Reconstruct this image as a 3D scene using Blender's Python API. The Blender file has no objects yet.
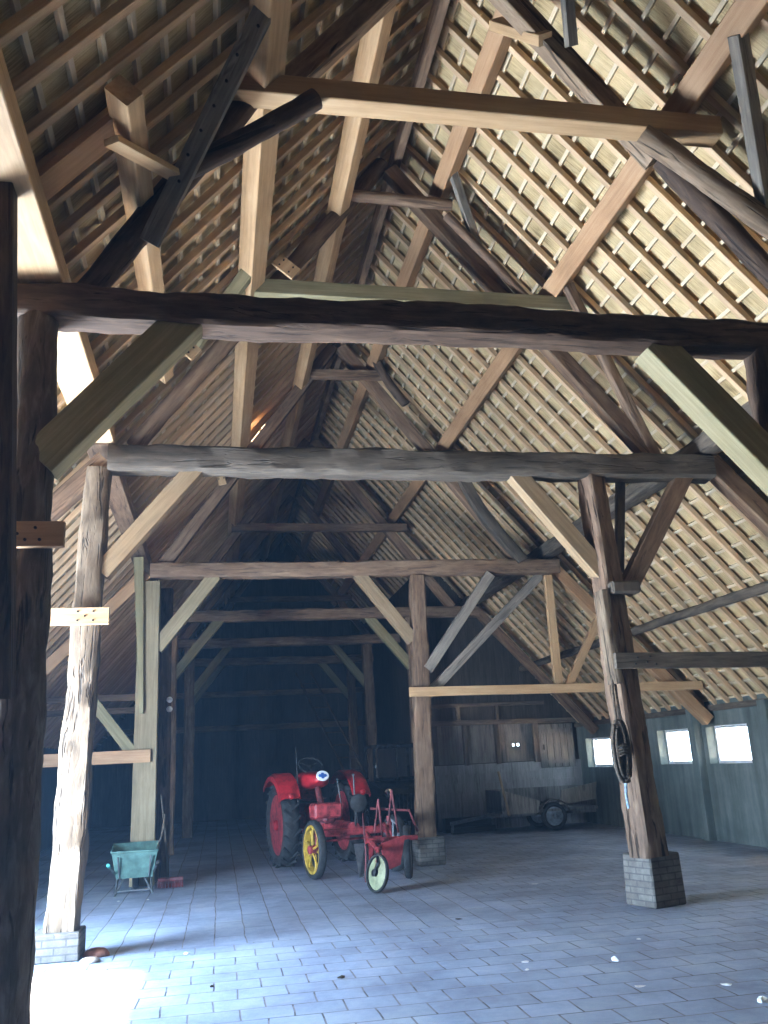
import bpy, bmesh, math, random
from mathutils import Vector, Matrix, noise
PI = math.pi
SC = bpy.context.scene
COL = SC.collection
random.seed(7)
V = Vector

# ------------------------------------------------------------------ materials
def _new(name):
    m = bpy.data.materials.new(name); m.use_nodes = True
    nt = m.node_tree
    b = nt.nodes['Principled BSDF']
    return m, nt, b

def _n(nt, t, **kw):
    n = nt.nodes.new(t)
    for k, v in kw.items():
        if k in n.inputs.keys(): n.inputs[k].default_value = v
        else: setattr(n, k, v)
    return n

def ramp(nt, fac, stops):
    r = nt.nodes.new('ShaderNodeValToRGB')
    el = r.color_ramp.elements
    while len(el) < len(stops): el.new(0.5)
    for e, (p, c) in zip(el, stops):
        e.position = p; e.color = (*c, 1)
    nt.links.new(fac, r.inputs[0])
    return r.outputs[0]

def wood(name, dark, mid, light, rough=0.75, bump=0.25, along=1.2, across=26.0, spread=0.25, cracks=0.0, spec=0.3):
    """Timber: grain runs along the object's own Z; every timber shifts the pattern and its tone a little."""
    m, nt, b = _new(name)
    L = nt.links.new
    tc = _n(nt, 'ShaderNodeTexCoord'); oi = _n(nt, 'ShaderNodeObjectInfo')
    off = _n(nt, 'ShaderNodeVectorMath', operation='MULTIPLY_ADD')
    off.inputs[1].default_value = (37.0, 17.0, 53.0)
    cmb = _n(nt, 'ShaderNodeCombineXYZ')
    for i in range(3): L(oi.outputs['Random'], cmb.inputs[i])
    L(cmb.outputs[0], off.inputs[0]); L(tc.outputs['Object'], off.inputs[2])
    mp = _n(nt, 'ShaderNodeMapping'); mp.inputs['Scale'].default_value = (across, across, along)
    L(off.outputs[0], mp.inputs[0])
    n1 = _n(nt, 'ShaderNodeTexNoise', Scale=1.0, Detail=5.0, Roughness=0.6, Distortion=0.6); L(mp.outputs[0], n1.inputs['Vector'])
    mp2 = _n(nt, 'ShaderNodeMapping'); mp2.inputs['Scale'].default_value = (3.5, 3.5, 1.3); L(off.outputs[0], mp2.inputs[0])
    n2 = _n(nt, 'ShaderNodeTexNoise', Scale=1.0, Detail=4.0, Roughness=0.65); L(mp2.outputs[0], n2.inputs['Vector'])
    mx = _n(nt, 'ShaderNodeMath', operation='MULTIPLY_ADD'); L(n1.outputs[0], mx.inputs[0]); mx.inputs[1].default_value = 0.55
    m2 = _n(nt, 'ShaderNodeMath', operation='MULTIPLY'); L(n2.outputs[0], m2.inputs[0]); m2.inputs[1].default_value = 0.45
    L(m2.outputs[0], mx.inputs[2])
    col = ramp(nt, mx.outputs[0], [(0.30, dark), (0.50, mid), (0.70, light)])
    hsv = _n(nt, 'ShaderNodeHueSaturation')
    mr = _n(nt, 'ShaderNodeMapRange'); L(oi.outputs['Random'], mr.inputs[0])
    mr.inputs[3].default_value = 1 - spread; mr.inputs[4].default_value = 1 + spread
    L(mr.outputs[0], hsv.inputs['Value']); L(col, hsv.inputs['Color'])
    cout = hsv.outputs[0]
    h = mx.outputs[0]
    if cracks:
        mp3 = _n(nt, 'ShaderNodeMapping'); mp3.inputs['Scale'].default_value = (11, 11, 0.9); L(off.outputs[0], mp3.inputs[0])
        v = _n(nt, 'ShaderNodeTexNoise', Scale=1.0, Detail=3.0, Roughness=0.7, Distortion=1.2); L(mp3.outputs[0], v.inputs['Vector'])
        cr = ramp(nt, v.outputs[0], [(0.36, (1, 1, 1)), (0.44, (0, 0, 0))])
        mul = _n(nt, 'ShaderNodeMix', data_type='RGBA', blend_type='MIX')
        fm = _n(nt, 'ShaderNodeMath', operation='MULTIPLY'); fm.inputs[1].default_value = cracks; L(cr, fm.inputs[0])
        L(fm.outputs[0], mul.inputs[0]); L(cout, mul.inputs[6]); mul.inputs[7].default_value = (*[c * 0.35 for c in dark], 1)
        cout = mul.outputs[2]
        hh = _n(nt, 'ShaderNodeMath', operation='SUBTRACT'); L(h, hh.inputs[0]); L(fm.outputs[0], hh.inputs[1]); h = hh.outputs[0]
    L(cout, b.inputs['Base Color'])
    b.inputs['Roughness'].default_value = rough
    b.inputs['Specular IOR Level'].default_value = spec
    bp = _n(nt, 'ShaderNodeBump', Strength=bump, Distance=0.02); L(h, bp.inputs['Height']); L(bp.outputs[0], b.inputs['Normal'])
    return m

def plain(name, c, rough=0.5, metal=0.0, var=0.15, scale=9.0, bump=0.05, spec=0.5, dirt=None):
    m, nt, b = _new(name); L = nt.links.new
    tc = _n(nt, 'ShaderNodeTexCoord')
    n = _n(nt, 'ShaderNodeTexNoise', Scale=scale, Detail=5.0, Roughness=0.65); L(tc.outputs['Object'], n.inputs['Vector'])
    d = dirt or [x * (1 - 2 * var) for x in c]
    col = ramp(nt, n.outputs[0], [(0.35, d), (0.62, [min(1, x * (1 + var)) for x in c])])
    L(col, b.inputs['Base Color'])
    b.inputs['Roughness'].default_value = rough; b.inputs['Metallic'].default_value = metal
    b.inputs['Specular IOR Level'].default_value = spec
    bp = _n(nt, 'ShaderNodeBump', Strength=bump, Distance=0.02); L(n.outputs[0], bp.inputs['Height']); L(bp.outputs[0], b.inputs['Normal'])
    return m

M = {}
M['dark'] = wood('old dark timber', (.022, .013, .009), (.062, .038, .025), (.13, .085, .055), bump=0.6, cracks=0.7, along=2.6, across=18, spread=.15)
M['brown'] = wood('old brown timber', (.07, .04, .025), (.17, .105, .065), (.28, .19, .12), bump=0.5, cracks=0.5, along=2.2, across=18, spread=.15)
M['cracked'] = wood('deeply cracked brown timber', (.05, .03, .02), (.145, .092, .06), (.27, .19, .125), bump=.9, cracks=.9, along=2.6, across=15, spread=.1)
M['grey'] = wood('weathered grey timber', (.038, .03, .023), (.088, .07, .053), (.16, .13, .10), bump=0.5, cracks=0.5, along=2.4, across=18, spread=.12)
M['post'] = wood('worn post timber', (.09, .058, .036), (.22, .15, .095), (.36, .27, .185), bump=.8, cracks=.85, along=2.8, across=18, spread=.05)
M['pale'] = wood('pale weathered timber', (.05, .034, .022), (.145, .105, .07), (.26, .20, .14), bump=0.8, cracks=0.9, along=3.2, across=16, spread=.05)
M['pine'] = wood('fresh pine', (.28, .17, .085), (.43, .275, .145), (.53, .37, .215), bump=.08, spread=.1, rough=.6)
M['red'] = wood('reddish pine', (.24, .13, .063), (.36, .21, .11), (.45, .285, .16), bump=.08, spread=.1, rough=.6)
M['rafter'] = wood('rafter pine', (.34, .215, .12), (.48, .325, .19), (.59, .43, .275), bump=.1, spread=.18, rough=.65)
M['oak'] = wood('greenish oak', (.12, .10, .05), (.20, .17, .092), (.29, .25, .15), bump=.15, spread=.1, rough=.65)
M['oakd'] = wood('dull oak', (.13, .10, .055), (.215, .168, .098), (.31, .25, .155), bump=.15, spread=.1, rough=.65)
M['tan'] = wood('light tan oak', (.15, .10, .055), (.255, .175, .10), (.36, .26, .16), bump=.15, spread=.1, rough=.65)
M['lath'] = wood('pale lath', (.42, .32, .20), (.53, .42, .28), (.62, .51, .36), bump=.1, spread=.12)
M['bark'] = wood('rough bark wood', (.03, .022, .016), (.085, .06, .043), (.2, .155, .12), bump=1.0, cracks=0.85, along=3.0, across=14, spread=.05)
M['bolt'] = plain('dark iron', (.02, .02, .022), .5, .6)
M['iron'] = plain('grey steel', (.16, .17, .18), .5, .6)
M['redp'] = plain('red paint', (.33, .012, .018), .38, 0, .25, 7, spec=.5)
M['redd'] = plain('worn red paint', (.27, .03, .035), .55, 0, .35, 11)
M['redk'] = plain('dark rusty red paint', (.13, .022, .026), .65, 0, .35, 11)
M['redl'] = plain('lit red paint', (.50, .07, .085), .5, 0, .15, 8)  # red lightened to stand for light falling on the guard plate
M['rubber'] = plain('black rubber', (.018, .019, .02), .8, 0, .3, 14)
M['yellow'] = plain('yellow paint', (.42, .26, .03), .5, 0, .2, 12)
M['cream'] = plain('cream paint', (.27, .28, .16), .55, 0, .15, 12)
M['teal'] = plain('teal paint', (.085, .175, .15), .6, 0, .2, 6)
M['tealg'] = plain('bright teal grip', (.03, .30, .28), .5, 0, .1, 6)
M['white'] = plain('white enamel', (.75, .77, .8), .3, 0, .08, 6)
M['blue'] = plain('blue enamel', (.03, .12, .42), .3, 0, .08, 6)
M['paper'] = plain('white scrap', (.7, .71, .70), .8, 0, .1, 30)
M['leaf'] = plain('dry dark leaf', (.05, .04, .03), .9, 0, .2, 30)
M['stone'] = plain('pale stone', (.42, .37, .33), .9, 0, .2, 14, .3)
M['brickp'] = plain('red brick', (.28, .12, .08), .9, 0, .2, 14, .3)
M['rope'] = plain('hemp rope', (.09, .068, .05), .95, 0, .3, 40, .5)
M['bluerope'] = plain('blue grey strap', (.25, .36, .5), .8, 0, .2, 30)
M['darkpaint'] = plain('black car paint', (.012, .014, .018), .25, 0, .2, 5)
M['chrome'] = plain('chrome', (.6, .62, .65), .12, 1, .05, 5)
M['zinc'] = plain('dull zinc', (.20, .22, .24), .55, .3, .25, 6)
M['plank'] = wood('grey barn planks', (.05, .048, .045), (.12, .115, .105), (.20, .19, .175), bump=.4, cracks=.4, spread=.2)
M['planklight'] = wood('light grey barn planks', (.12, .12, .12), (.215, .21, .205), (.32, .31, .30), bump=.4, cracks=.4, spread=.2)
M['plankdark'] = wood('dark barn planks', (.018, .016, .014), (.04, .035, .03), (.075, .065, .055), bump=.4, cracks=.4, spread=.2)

def glass(name):
    m, nt, b = _new(name); L = nt.links.new
    tr = _n(nt, 'ShaderNodeBsdfTransparent'); gl = _n(nt, 'ShaderNodeBsdfGlossy', Roughness=0.05)
    mx = _n(nt, 'ShaderNodeMixShader'); mx.inputs[0].default_value = .08
    L(tr.outputs[0], mx.inputs[1]); L(gl.outputs[0], mx.inputs[2])
    L(mx.outputs[0], nt.nodes['Material Output'].inputs['Surface'])
    return m
M['glass'] = glass('window glass')

def reed(name, sx):
    """Reed thatch seen from below: stems run up the slope, tied in bands."""
    m, nt, b = _new(name); L = nt.links.new
    tc = _n(nt, 'ShaderNodeTexCoord')
    sep = _n(nt, 'ShaderNodeSeparateXYZ'); L(tc.outputs['Object'], sep.inputs[0])
    cm = _n(nt, 'ShaderNodeCombineXYZ')
    s = _n(nt, 'ShaderNodeMath', operation='MULTIPLY'); L(sep.outputs[0], s.inputs[0]); s.inputs[1].default_value = 4.5
    y = _n(nt, 'ShaderNodeMath', operation='MULTIPLY'); L(sep.outputs[1], y.inputs[0]); y.inputs[1].default_value = 70
    sk = _n(nt, 'ShaderNodeMath', operation='MULTIPLY_ADD'); L(sep.outputs[0], sk.inputs[0]); sk.inputs[1].default_value = 9.0; L(y.outputs[0], sk.inputs[2])
    L(s.outputs[0], cm.inputs[0]); L(sk.outputs[0], cm.inputs[1])
    n = _n(nt, 'ShaderNodeTexNoise', Scale=1.0, Detail=4.0, Roughness=.65, Distortion=.5); L(cm.outputs[0], n.inputs['Vector'])
    n2 = _n(nt, 'ShaderNodeTexNoise', Scale=2.2, Detail=4.0); L(tc.outputs['Object'], n2.inputs['Vector'])
    ad = _n(nt, 'ShaderNodeMath', operation='MULTIPLY_ADD'); L(n2.outputs[0], ad.inputs[0]); ad.inputs[1].default_value = .5
    m2 = _n(nt, 'ShaderNodeMath', operation='MULTIPLY'); L(n.outputs[0], m2.inputs[0]); m2.inputs[1].default_value = .5; L(m2.outputs[0], ad.inputs[2])
    L(ramp(nt, ad.outputs[0], [(.34, (.17, .12, .055)), (.46, (.39, .29, .15)), (.62, (.57, .44, .25))]), b.inputs['Base Color'])
    b.inputs['Roughness'].default_value = .85; b.inputs['Specular IOR Level'].default_value = .2
    bp = _n(nt, 'ShaderNodeBump', Strength=.6, Distance=.02); L(n.outputs[0], bp.inputs['Height']); L(bp.outputs[0], b.inputs['Normal'])
    return m
M['reedL'] = reed('reed thatch left', 1); M['reedR'] = reed('reed thatch right', -1)

def paving():
    m, nt, b = _new('floor paving'); L = nt.links.new
    tc = _n(nt, 'ShaderNodeTexCoord')
    wob = _n(nt, 'ShaderNodeTexNoise', Scale=1.3, Detail=2.0); L(tc.outputs['Object'], wob.inputs['Vector'])
    va = _n(nt, 'ShaderNodeVectorMath', operation='MULTIPLY_ADD'); va.inputs[1].default_value = (.05, .05, 0)
    L(wob.outputs['Color'], va.inputs[0]); L(tc.outputs['Object'], va.inputs[2])
    def brick(vec, w, h, off, mort):
        t = _n(nt, 'ShaderNodeTexBrick', offset=off)
        t.inputs['Scale'].default_value = 1.0; t.inputs['Mortar Size'].default_value = mort * .75; t.inputs['Mortar Smooth'].default_value = .3
        t.inputs['Brick Width'].default_value = w; t.inputs['Row Height'].default_value = h
        t.inputs['Color1'].default_value = (.46, .46, .46, 1); t.inputs['Color2'].default_value = (.56, .56, .56, 1); t.inputs['Mortar'].default_value = (.0, .0, .0, 1)
        L(vec, t.inputs['Vector']); return t
    t1 = brick(va.outputs[0], .36, .30, .5, .010)
    rot = _n(nt, 'ShaderNodeVectorRotate', rotation_type='Z_AXIS'); rot.inputs['Angle'].default_value = PI / 2
    L(va.outputs[0], rot.inputs['Vector'])
    t2 = brick(rot.outputs[0], .85, .30, .5, .009)
    sep = _n(nt, 'ShaderNodeSeparateXYZ'); L(tc.outputs['Object'], sep.inputs[0])
    g1 = _n(nt, 'ShaderNodeMath', operation='GREATER_THAN'); L(sep.outputs[1], g1.inputs[0]); g1.inputs[1].default_value = 9.3
    g2 = _n(nt, 'ShaderNodeMath', operation='LESS_THAN'); L(sep.outputs[0], g2.inputs[0]); g2.inputs[1].default_value = 3.2
    gm = _n(nt, 'ShaderNodeMath', operation='MULTIPLY'); L(g1.outputs[0], gm.inputs[0]); L(g2.outputs[0], gm.inputs[1])
    mixc = _n(nt, 'ShaderNodeMix', data_type='RGBA'); L(gm.outputs[0], mixc.inputs[0]); L(t1.outputs['Color'], mixc.inputs[6]); L(t2.outputs['Color'], mixc.inputs[7])
    mixf = _n(nt, 'ShaderNodeMix', data_type='FLOAT'); L(gm.outputs[0], mixf.inputs[0]); L(t1.outputs['Fac'], mixf.inputs[2]); L(t2.outputs['Fac'], mixf.inputs[3])
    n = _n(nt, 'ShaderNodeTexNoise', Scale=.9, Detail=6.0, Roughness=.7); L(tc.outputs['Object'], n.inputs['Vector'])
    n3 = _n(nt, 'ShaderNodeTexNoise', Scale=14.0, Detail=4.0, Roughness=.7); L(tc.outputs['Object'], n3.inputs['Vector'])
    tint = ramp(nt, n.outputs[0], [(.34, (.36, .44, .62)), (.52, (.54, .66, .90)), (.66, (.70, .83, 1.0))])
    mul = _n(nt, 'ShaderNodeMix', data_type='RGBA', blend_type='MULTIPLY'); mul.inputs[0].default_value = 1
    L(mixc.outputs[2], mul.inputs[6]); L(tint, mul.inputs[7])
    # joints only partly filled with dirt
    jn = _n(nt, 'ShaderNodeMath', operation='GREATER_THAN'); jn.inputs[1].default_value = .47
    n4 = _n(nt, 'ShaderNodeTexNoise', Scale=3.1, Detail=3.0); L(tc.outputs['Object'], n4.inputs['Vector']); L(n4.outputs[0], jn.inputs[0])
    jf = _n(nt, 'ShaderNodeMapRange'); L(jn.outputs[0], jf.inputs[0]); jf.inputs[3].default_value = .45; jf.inputs[4].default_value = 1
    jm = _n(nt, 'ShaderNodeMath', operation='MULTIPLY'); L(mixf.outputs[0], jm.inputs[0]); L(jf.outputs[0], jm.inputs[1])
    fin = _n(nt, 'ShaderNodeMix', data_type='RGBA'); L(jm.outputs[0], fin.inputs[0]); 
    base = _n(nt, 'ShaderNodeMix', data_type='RGBA', blend_type='MIX'); base.inputs[0].default_value = .0
    tile = _n(nt, 'ShaderNodeMix', data_type='RGBA', blend_type='SCREEN'); tile.inputs[0].default_value = .0
    L(mul.outputs[2], fin.inputs[6]); fin.inputs[7].default_value = (.17, .17, .19, 1)
    L(fin.outputs[2], b.inputs['Base Color'])
    rr = ramp(nt, n3.outputs[0], [(.3, (.48, .48, .48)), (.7, (.72, .72, .72))]); L(rr, b.inputs['Roughness'])
    hh = _n(nt, 'ShaderNodeMath', operation='MULTIPLY_ADD'); L(mixf.outputs[0], hh.inputs[0]); hh.inputs[1].default_value = -1.0
    L(n3.outputs[0], hh.inputs[2])
    bp = _n(nt, 'ShaderNodeBump', Strength=.35, Distance=.012); L(hh.outputs[0], bp.inputs['Height']); L(bp.outputs[0], b.inputs['Normal'])
    b.inputs['Specular IOR Level'].default_value = .4
    return m
M['floor'] = paving()

def brickwork():
    m, nt, b = _new('grey brickwork'); L = nt.links.new
    tc = _n(nt, 'ShaderNodeTexCoord'); sep = _n(nt, 'ShaderNodeSeparateXYZ'); L(tc.outputs['Object'], sep.inputs[0])
    a = _n(nt, 'ShaderNodeMath', operation='ADD'); L(sep.outputs[0], a.inputs[0]); L(sep.outputs[1], a.inputs[1])
    c = _n(nt, 'ShaderNodeCombineXYZ'); L(a.outputs[0], c.inputs[0]); L(sep.outputs[2], c.inputs[1])
    t = _n(nt, 'ShaderNodeTexBrick'); L(c.outputs[0], t.inputs['Vector'])
    t.inputs['Scale'].default_value = 1; t.inputs['Brick Width'].default_value = .21; t.inputs['Row Height'].default_value = .065
    t.inputs['Mortar Size'].default_value = .007
    t.inputs['Color1'].default_value = (.135, .12, .105, 1); t.inputs['Color2'].default_value = (.18, .165, .15, 1); t.inputs['Mortar'].default_value = (.095, .09, .085, 1)
    n = _n(nt, 'ShaderNodeTexNoise', Scale=7.0, Detail=6.0, Roughness=.7); L(tc.outputs['Object'], n.inputs['Vector'])
    tint = ramp(nt, n.outputs[0], [(.3, (.5, .5, .5)), (.65, (1, 1, 1))])
    mul = _n(nt, 'ShaderNodeMix', data_type='RGBA', blend_type='MULTIPLY'); mul.inputs[0].default_value = 1
    L(t.outputs['Color'], mul.inputs[6]); L(tint, mul.inputs[7]); L(mul.outputs[2], b.inputs['Base Color'])
    b.inputs['Roughness'].default_value = .9
    hh = _n(nt, 'ShaderNodeMath', operation='MULTIPLY_ADD'); L(t.outputs['Fac'], hh.inputs[0]); hh.inputs[1].default_value = -1; L(n.outputs[0], hh.inputs[2])
    bp = _n(nt, 'ShaderNodeBump', Strength=.7, Distance=.015); L(hh.outputs[0], bp.inputs['Height']); L(bp.outputs[0], b.inputs['Normal'])
    return m
M['brick'] = brickwork()
M['silver'] = wood('silvered old board', (.10, .085, .068), (.20, .172, .14), (.32, .28, .23), bump=.5, cracks=.5, along=2.0, spread=.12)

def concrete():
    m, nt, b = _new('stained concrete'); L = nt.links.new
    tc = _n(nt, 'ShaderNodeTexCoord')
    n = _n(nt, 'ShaderNodeTexNoise', Scale=.9, Detail=7.0, Roughness=.7); L(tc.outputs['Object'], n.inputs['Vector'])
    mp = _n(nt, 'ShaderNodeMapping'); mp.inputs['Scale'].default_value = (5, 5, .5); L(tc.outputs['Object'], mp.inputs[0])
    n2 = _n(nt, 'ShaderNodeTexNoise', Scale=1.0, Detail=5.0, Roughness=.6); L(mp.outputs[0], n2.inputs['Vector'])
    ad = _n(nt, 'ShaderNodeMath', operation='MULTIPLY_ADD'); L(n.outputs[0], ad.inputs[0]); ad.inputs[1].default_value = .5
    h = _n(nt, 'ShaderNodeMath', operation='MULTIPLY'); L(n2.outputs[0], h.inputs[0]); h.inputs[1].default_value = .5; L(h.outputs[0], ad.inputs[2])
    L(ramp(nt, ad.outputs[0], [(.34, (.05, .065, .062)), (.5, (.105, .128, .12)), (.66, (.19, .215, .20))]), b.inputs['Base Color'])
    b.inputs['Roughness'].default_value = .9
    bp = _n(nt, 'ShaderNodeBump', Strength=.3, Distance=.02); L(n2.outputs[0], bp.inputs['Height']); L(bp.outputs[0], b.inputs['Normal'])
    return m
M['concrete'] = concrete()
M['yard'] = plain('pale yard paving', (.45, .45, .45), .9, 0, .15, 2)

# ------------------------------------------------------------------ mesh helpers
def mk(name, bm, mat, parent=None, mw=None, smooth=None):
    me = bpy.data.meshes.new(name); bm.normal_update(); bm.to_mesh(me); bm.free()
    me.materials.append(mat)
    if smooth is not None:
        me.polygons.foreach_set('use_smooth', [True] * len(me.polygons))
        if smooth < 3: me.set_sharp_from_angle(angle=smooth)
    o = bpy.data.objects.new(name, me); COL.objects.link(o)
    if parent is not None: o.parent = parent
    if mw is not None: o.matrix_local = mw
    return o

def tag(o, label, cat, group=None, kind='thing'):
    o['label'] = label; o['category'] = cat
    if group: o['group'] = group
    if kind: o['kind'] = kind
    return o

def struct(o): o['kind'] = 'structure'; return o

def empty(name, loc, rz=0.0):
    o = bpy.data.objects.new(name, None); COL.objects.link(o)
    o.location = loc; o.rotation_euler = (0, 0, rz); o.empty_display_size = .1
    return o

def add_box(bm, c, s, rot=None, bev=0.0):
    r = bmesh.ops.create_cube(bm, size=1.0)
    vs = r['verts']
    mat = Matrix.Translation(V(c)) @ (rot.to_4x4() if rot is not None else Matrix.Identity(4)) @ Matrix.Diagonal((*s, 1))
    bmesh.ops.transform(bm, matrix=mat, verts=vs)
    if bev:
        es = list({e for v in vs for e in v.link_edges})
        bmesh.ops.bevel(bm, geom=es, offset=bev, segments=1, affect='EDGES')

def frame_z(d, ref=V((0, 1, 0))):
    z = d.normalized()
    y = ref - ref.dot(z) * z
    if y.length < 1e-3:
        ref = V((1, 0, 0)); y = ref - ref.dot(z) * z
    y.normalize(); x = y.cross(z)
    return Matrix((x, y, z)).transposed()

def add_tube(bm, pts, r, n=8, cap=True, closed=False):
    pts = [V(p) for p in pts]; rings = []
    k = len(pts)
    rs = r if isinstance(r, (list, tuple)) else [r] * k
    for i, p in enumerate(pts):
        if closed: d = pts[(i + 1) % k] - pts[i - 1]
        else: d = pts[min(i + 1, k - 1)] - pts[max(i - 1, 0)]
        f = frame_z(d, V((.13, .2, .97)) if abs(d.normalized().z) < .9 else V((1, .1, 0)))
        rings.append([bm.verts.new(p + f @ V((math.cos(2 * PI * j / n) * rs[i], math.sin(2 * PI * j / n) * rs[i], 0))) for j in range(n)])
    for i in range(k if closed else k - 1):
        a, b = rings[i], rings[(i + 1) % k]
        for j in range(n): bm.faces.new((a[j], a[(j + 1) % n], b[(j + 1) % n], b[j]))
    if cap and not closed:
        bm.faces.new(rings[0][::-1]); bm.faces.new(rings[-1])

def add_lathe(bm, prof, n=24, mat=Matrix.Identity(4)):
    """prof: (radius, height) along local Z"""
    rings = []
    for (r, z) in prof:
        rings.append([bm.verts.new(mat @ V((math.cos(2 * PI * j / n) * r, math.sin(2 * PI * j / n) * r, z))) for j in range(n)])
    for a, b in zip(rings, rings[1:]):
        for j in range(n): bm.faces.new((a[j], a[(j + 1) % n], b[(j + 1) % n], b[j]))
    bm.faces.new(rings[0][::-1]); bm.faces.new(rings[-1])

def add_prism(bm, poly, thick):
    """poly: 3D points of a planar outline; extruded by the vector thick"""
    a = [bm.verts.new(V(p)) for p in poly]; b = [bm.verts.new(V(p) + V(thick)) for p in poly]
    n = len(a)
    bm.faces.new(a[::-1]); bm.faces.new(b)
    for i in range(n): bm.faces.new((a[i], a[(i + 1) % n], b[(i + 1) % n], b[i]))

AXX = Matrix.Rotation(PI / 2, 4, 'Y')     # local Z -> X

SEED = [0]
def timber_mesh(length, w, d, style, w1=None, d1=None, bow=0.0):
    """A timber lying along its own Z; w along X, d along Y."""
    SEED[0] += 1; sd = SEED[0] * 7.31
    w1 = w1 or w; d1 = d1 or d
    bm = bmesh.new()
    if style == 'log':
        n = 14; seg = max(4, int(length / .10)); amp = .14; c = None
    elif style == 'hewn':
        n = 12; seg = max(4, int(length / .10)); amp = .13
    else:
        n = 8; seg = max(1, int(length / 1.2)); amp = .012
    rings = []
    for i in range(seg + 1):
        t = i / seg; z = t * length
        a, b = (w + (w1 - w) * t) / 2, (d + (d1 - d) * t) / 2
        bx = bow * math.sin(PI * t)
        if style == 'log':
            base = [(math.cos(2 * PI * (j + .5) / n) * a, math.sin(2 * PI * (j + .5) / n) * b) for j in range(n)]
        elif style == 'hewn':
            c = .22 * min(a, b) * 2 * .5
            base = [(a, -b + c), (a, 0), (a, b - c), (a - c, b), (0, b), (-a + c, b), (-a, b - c), (-a, 0), (-a, -b + c), (-a + c, -b), (0, -b), (a - c, -b)]
        else:
            c = min(.008, .12 * min(a, b))
            base = [(a, -b + c), (a, b - c), (a - c, b), (-a + c, b), (-a, b - c), (-a, -b + c), (-a + c, -b), (a - c, -b)]
        ring = []
        wand = noise.noise_vector(V((sd, z * .55, 0))) * (min(a, b) * (.20 if style != 'sawn' else .0))
        for j, (x, y) in enumerate(base):
            f = 1 + amp * noise.noise(V((x * 9 + sd, y * 9, z * 2.2))) + amp * .8 * noise.noise(V((x * 22, y * 22 + sd, z * 7)))
            ring.append(bm.verts.new((x * f + wand.x + bx, y * f + wand.y, z)))
        rings.append(ring)
    for a, b in zip(rings, rings[1:]):
        for j in range(n): bm.faces.new((a[j], a[(j + 1) % n], b[(j + 1) % n], b[j]))
    bm.faces.new(rings[0][::-1]); bm.faces.new(rings[-1])
    return bm

def timber(name, label, cat, p0, p1, w, d, style, mat, ref=(0, 1, 0), group=None, w1=None, d1=None, bow=0.0, parent=None, roll=0.0):
    p0, p1 = V(p0), V(p1)
    f = frame_z(p1 - p0, V(ref)).to_4x4()
    mw = Matrix.Translation(p0) @ f @ Matrix.Rotation(roll, 4, 'Z')
    bm = timber_mesh((p1 - p0).length, w, d, style, w1, d1, bow)
    o = mk(name, bm, M[mat], parent, mw, {'log': 1.2, 'hewn': .75, 'sawn': .5}[style])
    if label: tag(o, label, cat, group)
    return o

def bolts(o, pts, r=.011, face=-1):
    """dark bolt heads on a timber: pts in its own (x, z), on its -Y (face=-1) or +Y side"""
    b = o.bound_box; ymin = min(v[1] for v in b); ymax = max(v[1] for v in b)
    yy = ymin if face < 0 else ymax
    for (x, z) in pts:
        bm = bmesh.new()
        bmesh.ops.create_cone(bm, cap_ends=True, segments=10, radius1=r, radius2=r * .8, depth=.014,
                              matrix=Matrix.Translation((x, yy + face * .003, z)) @ Matrix.Rotation(PI / 2, 4, 'X'))
        mk('bolt', bm, M['bolt'], o)

# ------------------------------------------------------------------ dimensions of the barn
RX, RZ, SL = 2.3, 9.4, 1.143           # ridge line and slope of the underside of the rafters
WL, WR = -3.96, 8.56                   # side walls
Y0, Y1 = -1.5, 31.0                    # ends
EAVE = 2.26
CN, SN = 1 / math.hypot(1, SL), SL / math.hypot(1, SL)
SLEN = (WR - RX) / CN                  # slope length ridge to eave
def slope(side, s, off=0.0):
    """point on a roof slope: s down from the ridge, off = height above the rafters' underside"""
    return V((RX + side * (s * CN + off * SN), 0, RZ - s * SN + off * CN))

# ------------------------------------------------------------------ floor, walls
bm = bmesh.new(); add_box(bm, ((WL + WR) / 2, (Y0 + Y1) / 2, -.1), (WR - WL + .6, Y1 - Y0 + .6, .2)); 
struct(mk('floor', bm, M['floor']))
bm = bmesh.new(); add_box(bm, (2, 14, -.16), (160, 160, .1)); struct(mk('ground', bm, M['yard']))

def wall_with_holes(name, axis, at, thick, u0, u1, z0, z1, holes, mat):
    """axis 'x': wall in the plane x=at, u = y; axis 'y': plane y=at, u = x"""
    us = sorted({u0, u1, *[h[0] for h in holes], *[h[1] for h in holes]})
    zs = sorted({z0, z1, *[h[2] for h in holes], *[h[3] for h in holes]})
    bm = bmesh.new()
    for a, b in zip(us, us[1:]):
        run = None
        for c, d in zip(zs, zs[1:]):
            um, zm = (a + b) / 2, (c + d) / 2
            if any(h[0] < um < h[1] and h[2] < zm < h[3] for h in holes): continue
            if axis == 'x': add_box(bm, (at, um, zm), (thick, b - a, d - c))
            else: add_box(bm, (um, at, zm), (b - a, thick, d - c))
    bmesh.ops.remove_doubles(bm, verts=bm.verts, dist=1e-4)
    return struct(mk(name, bm, mat))

WIN = [(13.60, 14.90, 1.29, 1.93), (15.44, 16.74, 1.29, 1.93), (18.97, 20.35, 1.25, 1.90)]
YB = 20.75
wall_with_holes('wall_right', 'x', WR + .14, .28, Y0, YB + .1, 0, EAVE + .1, WIN, M['concrete'])
DOOR_L = (6.9, 9.3, 0, 2.9)
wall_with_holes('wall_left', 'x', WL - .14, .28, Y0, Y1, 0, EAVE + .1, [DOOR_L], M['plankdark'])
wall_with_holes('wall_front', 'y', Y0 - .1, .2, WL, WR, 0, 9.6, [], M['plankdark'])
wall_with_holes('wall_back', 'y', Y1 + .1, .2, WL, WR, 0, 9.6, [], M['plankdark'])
wall_with_holes('wall_inner', 'x', 5.0, .12, YB, Y1, 0, 6.2, [], M['plankdark'])

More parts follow.
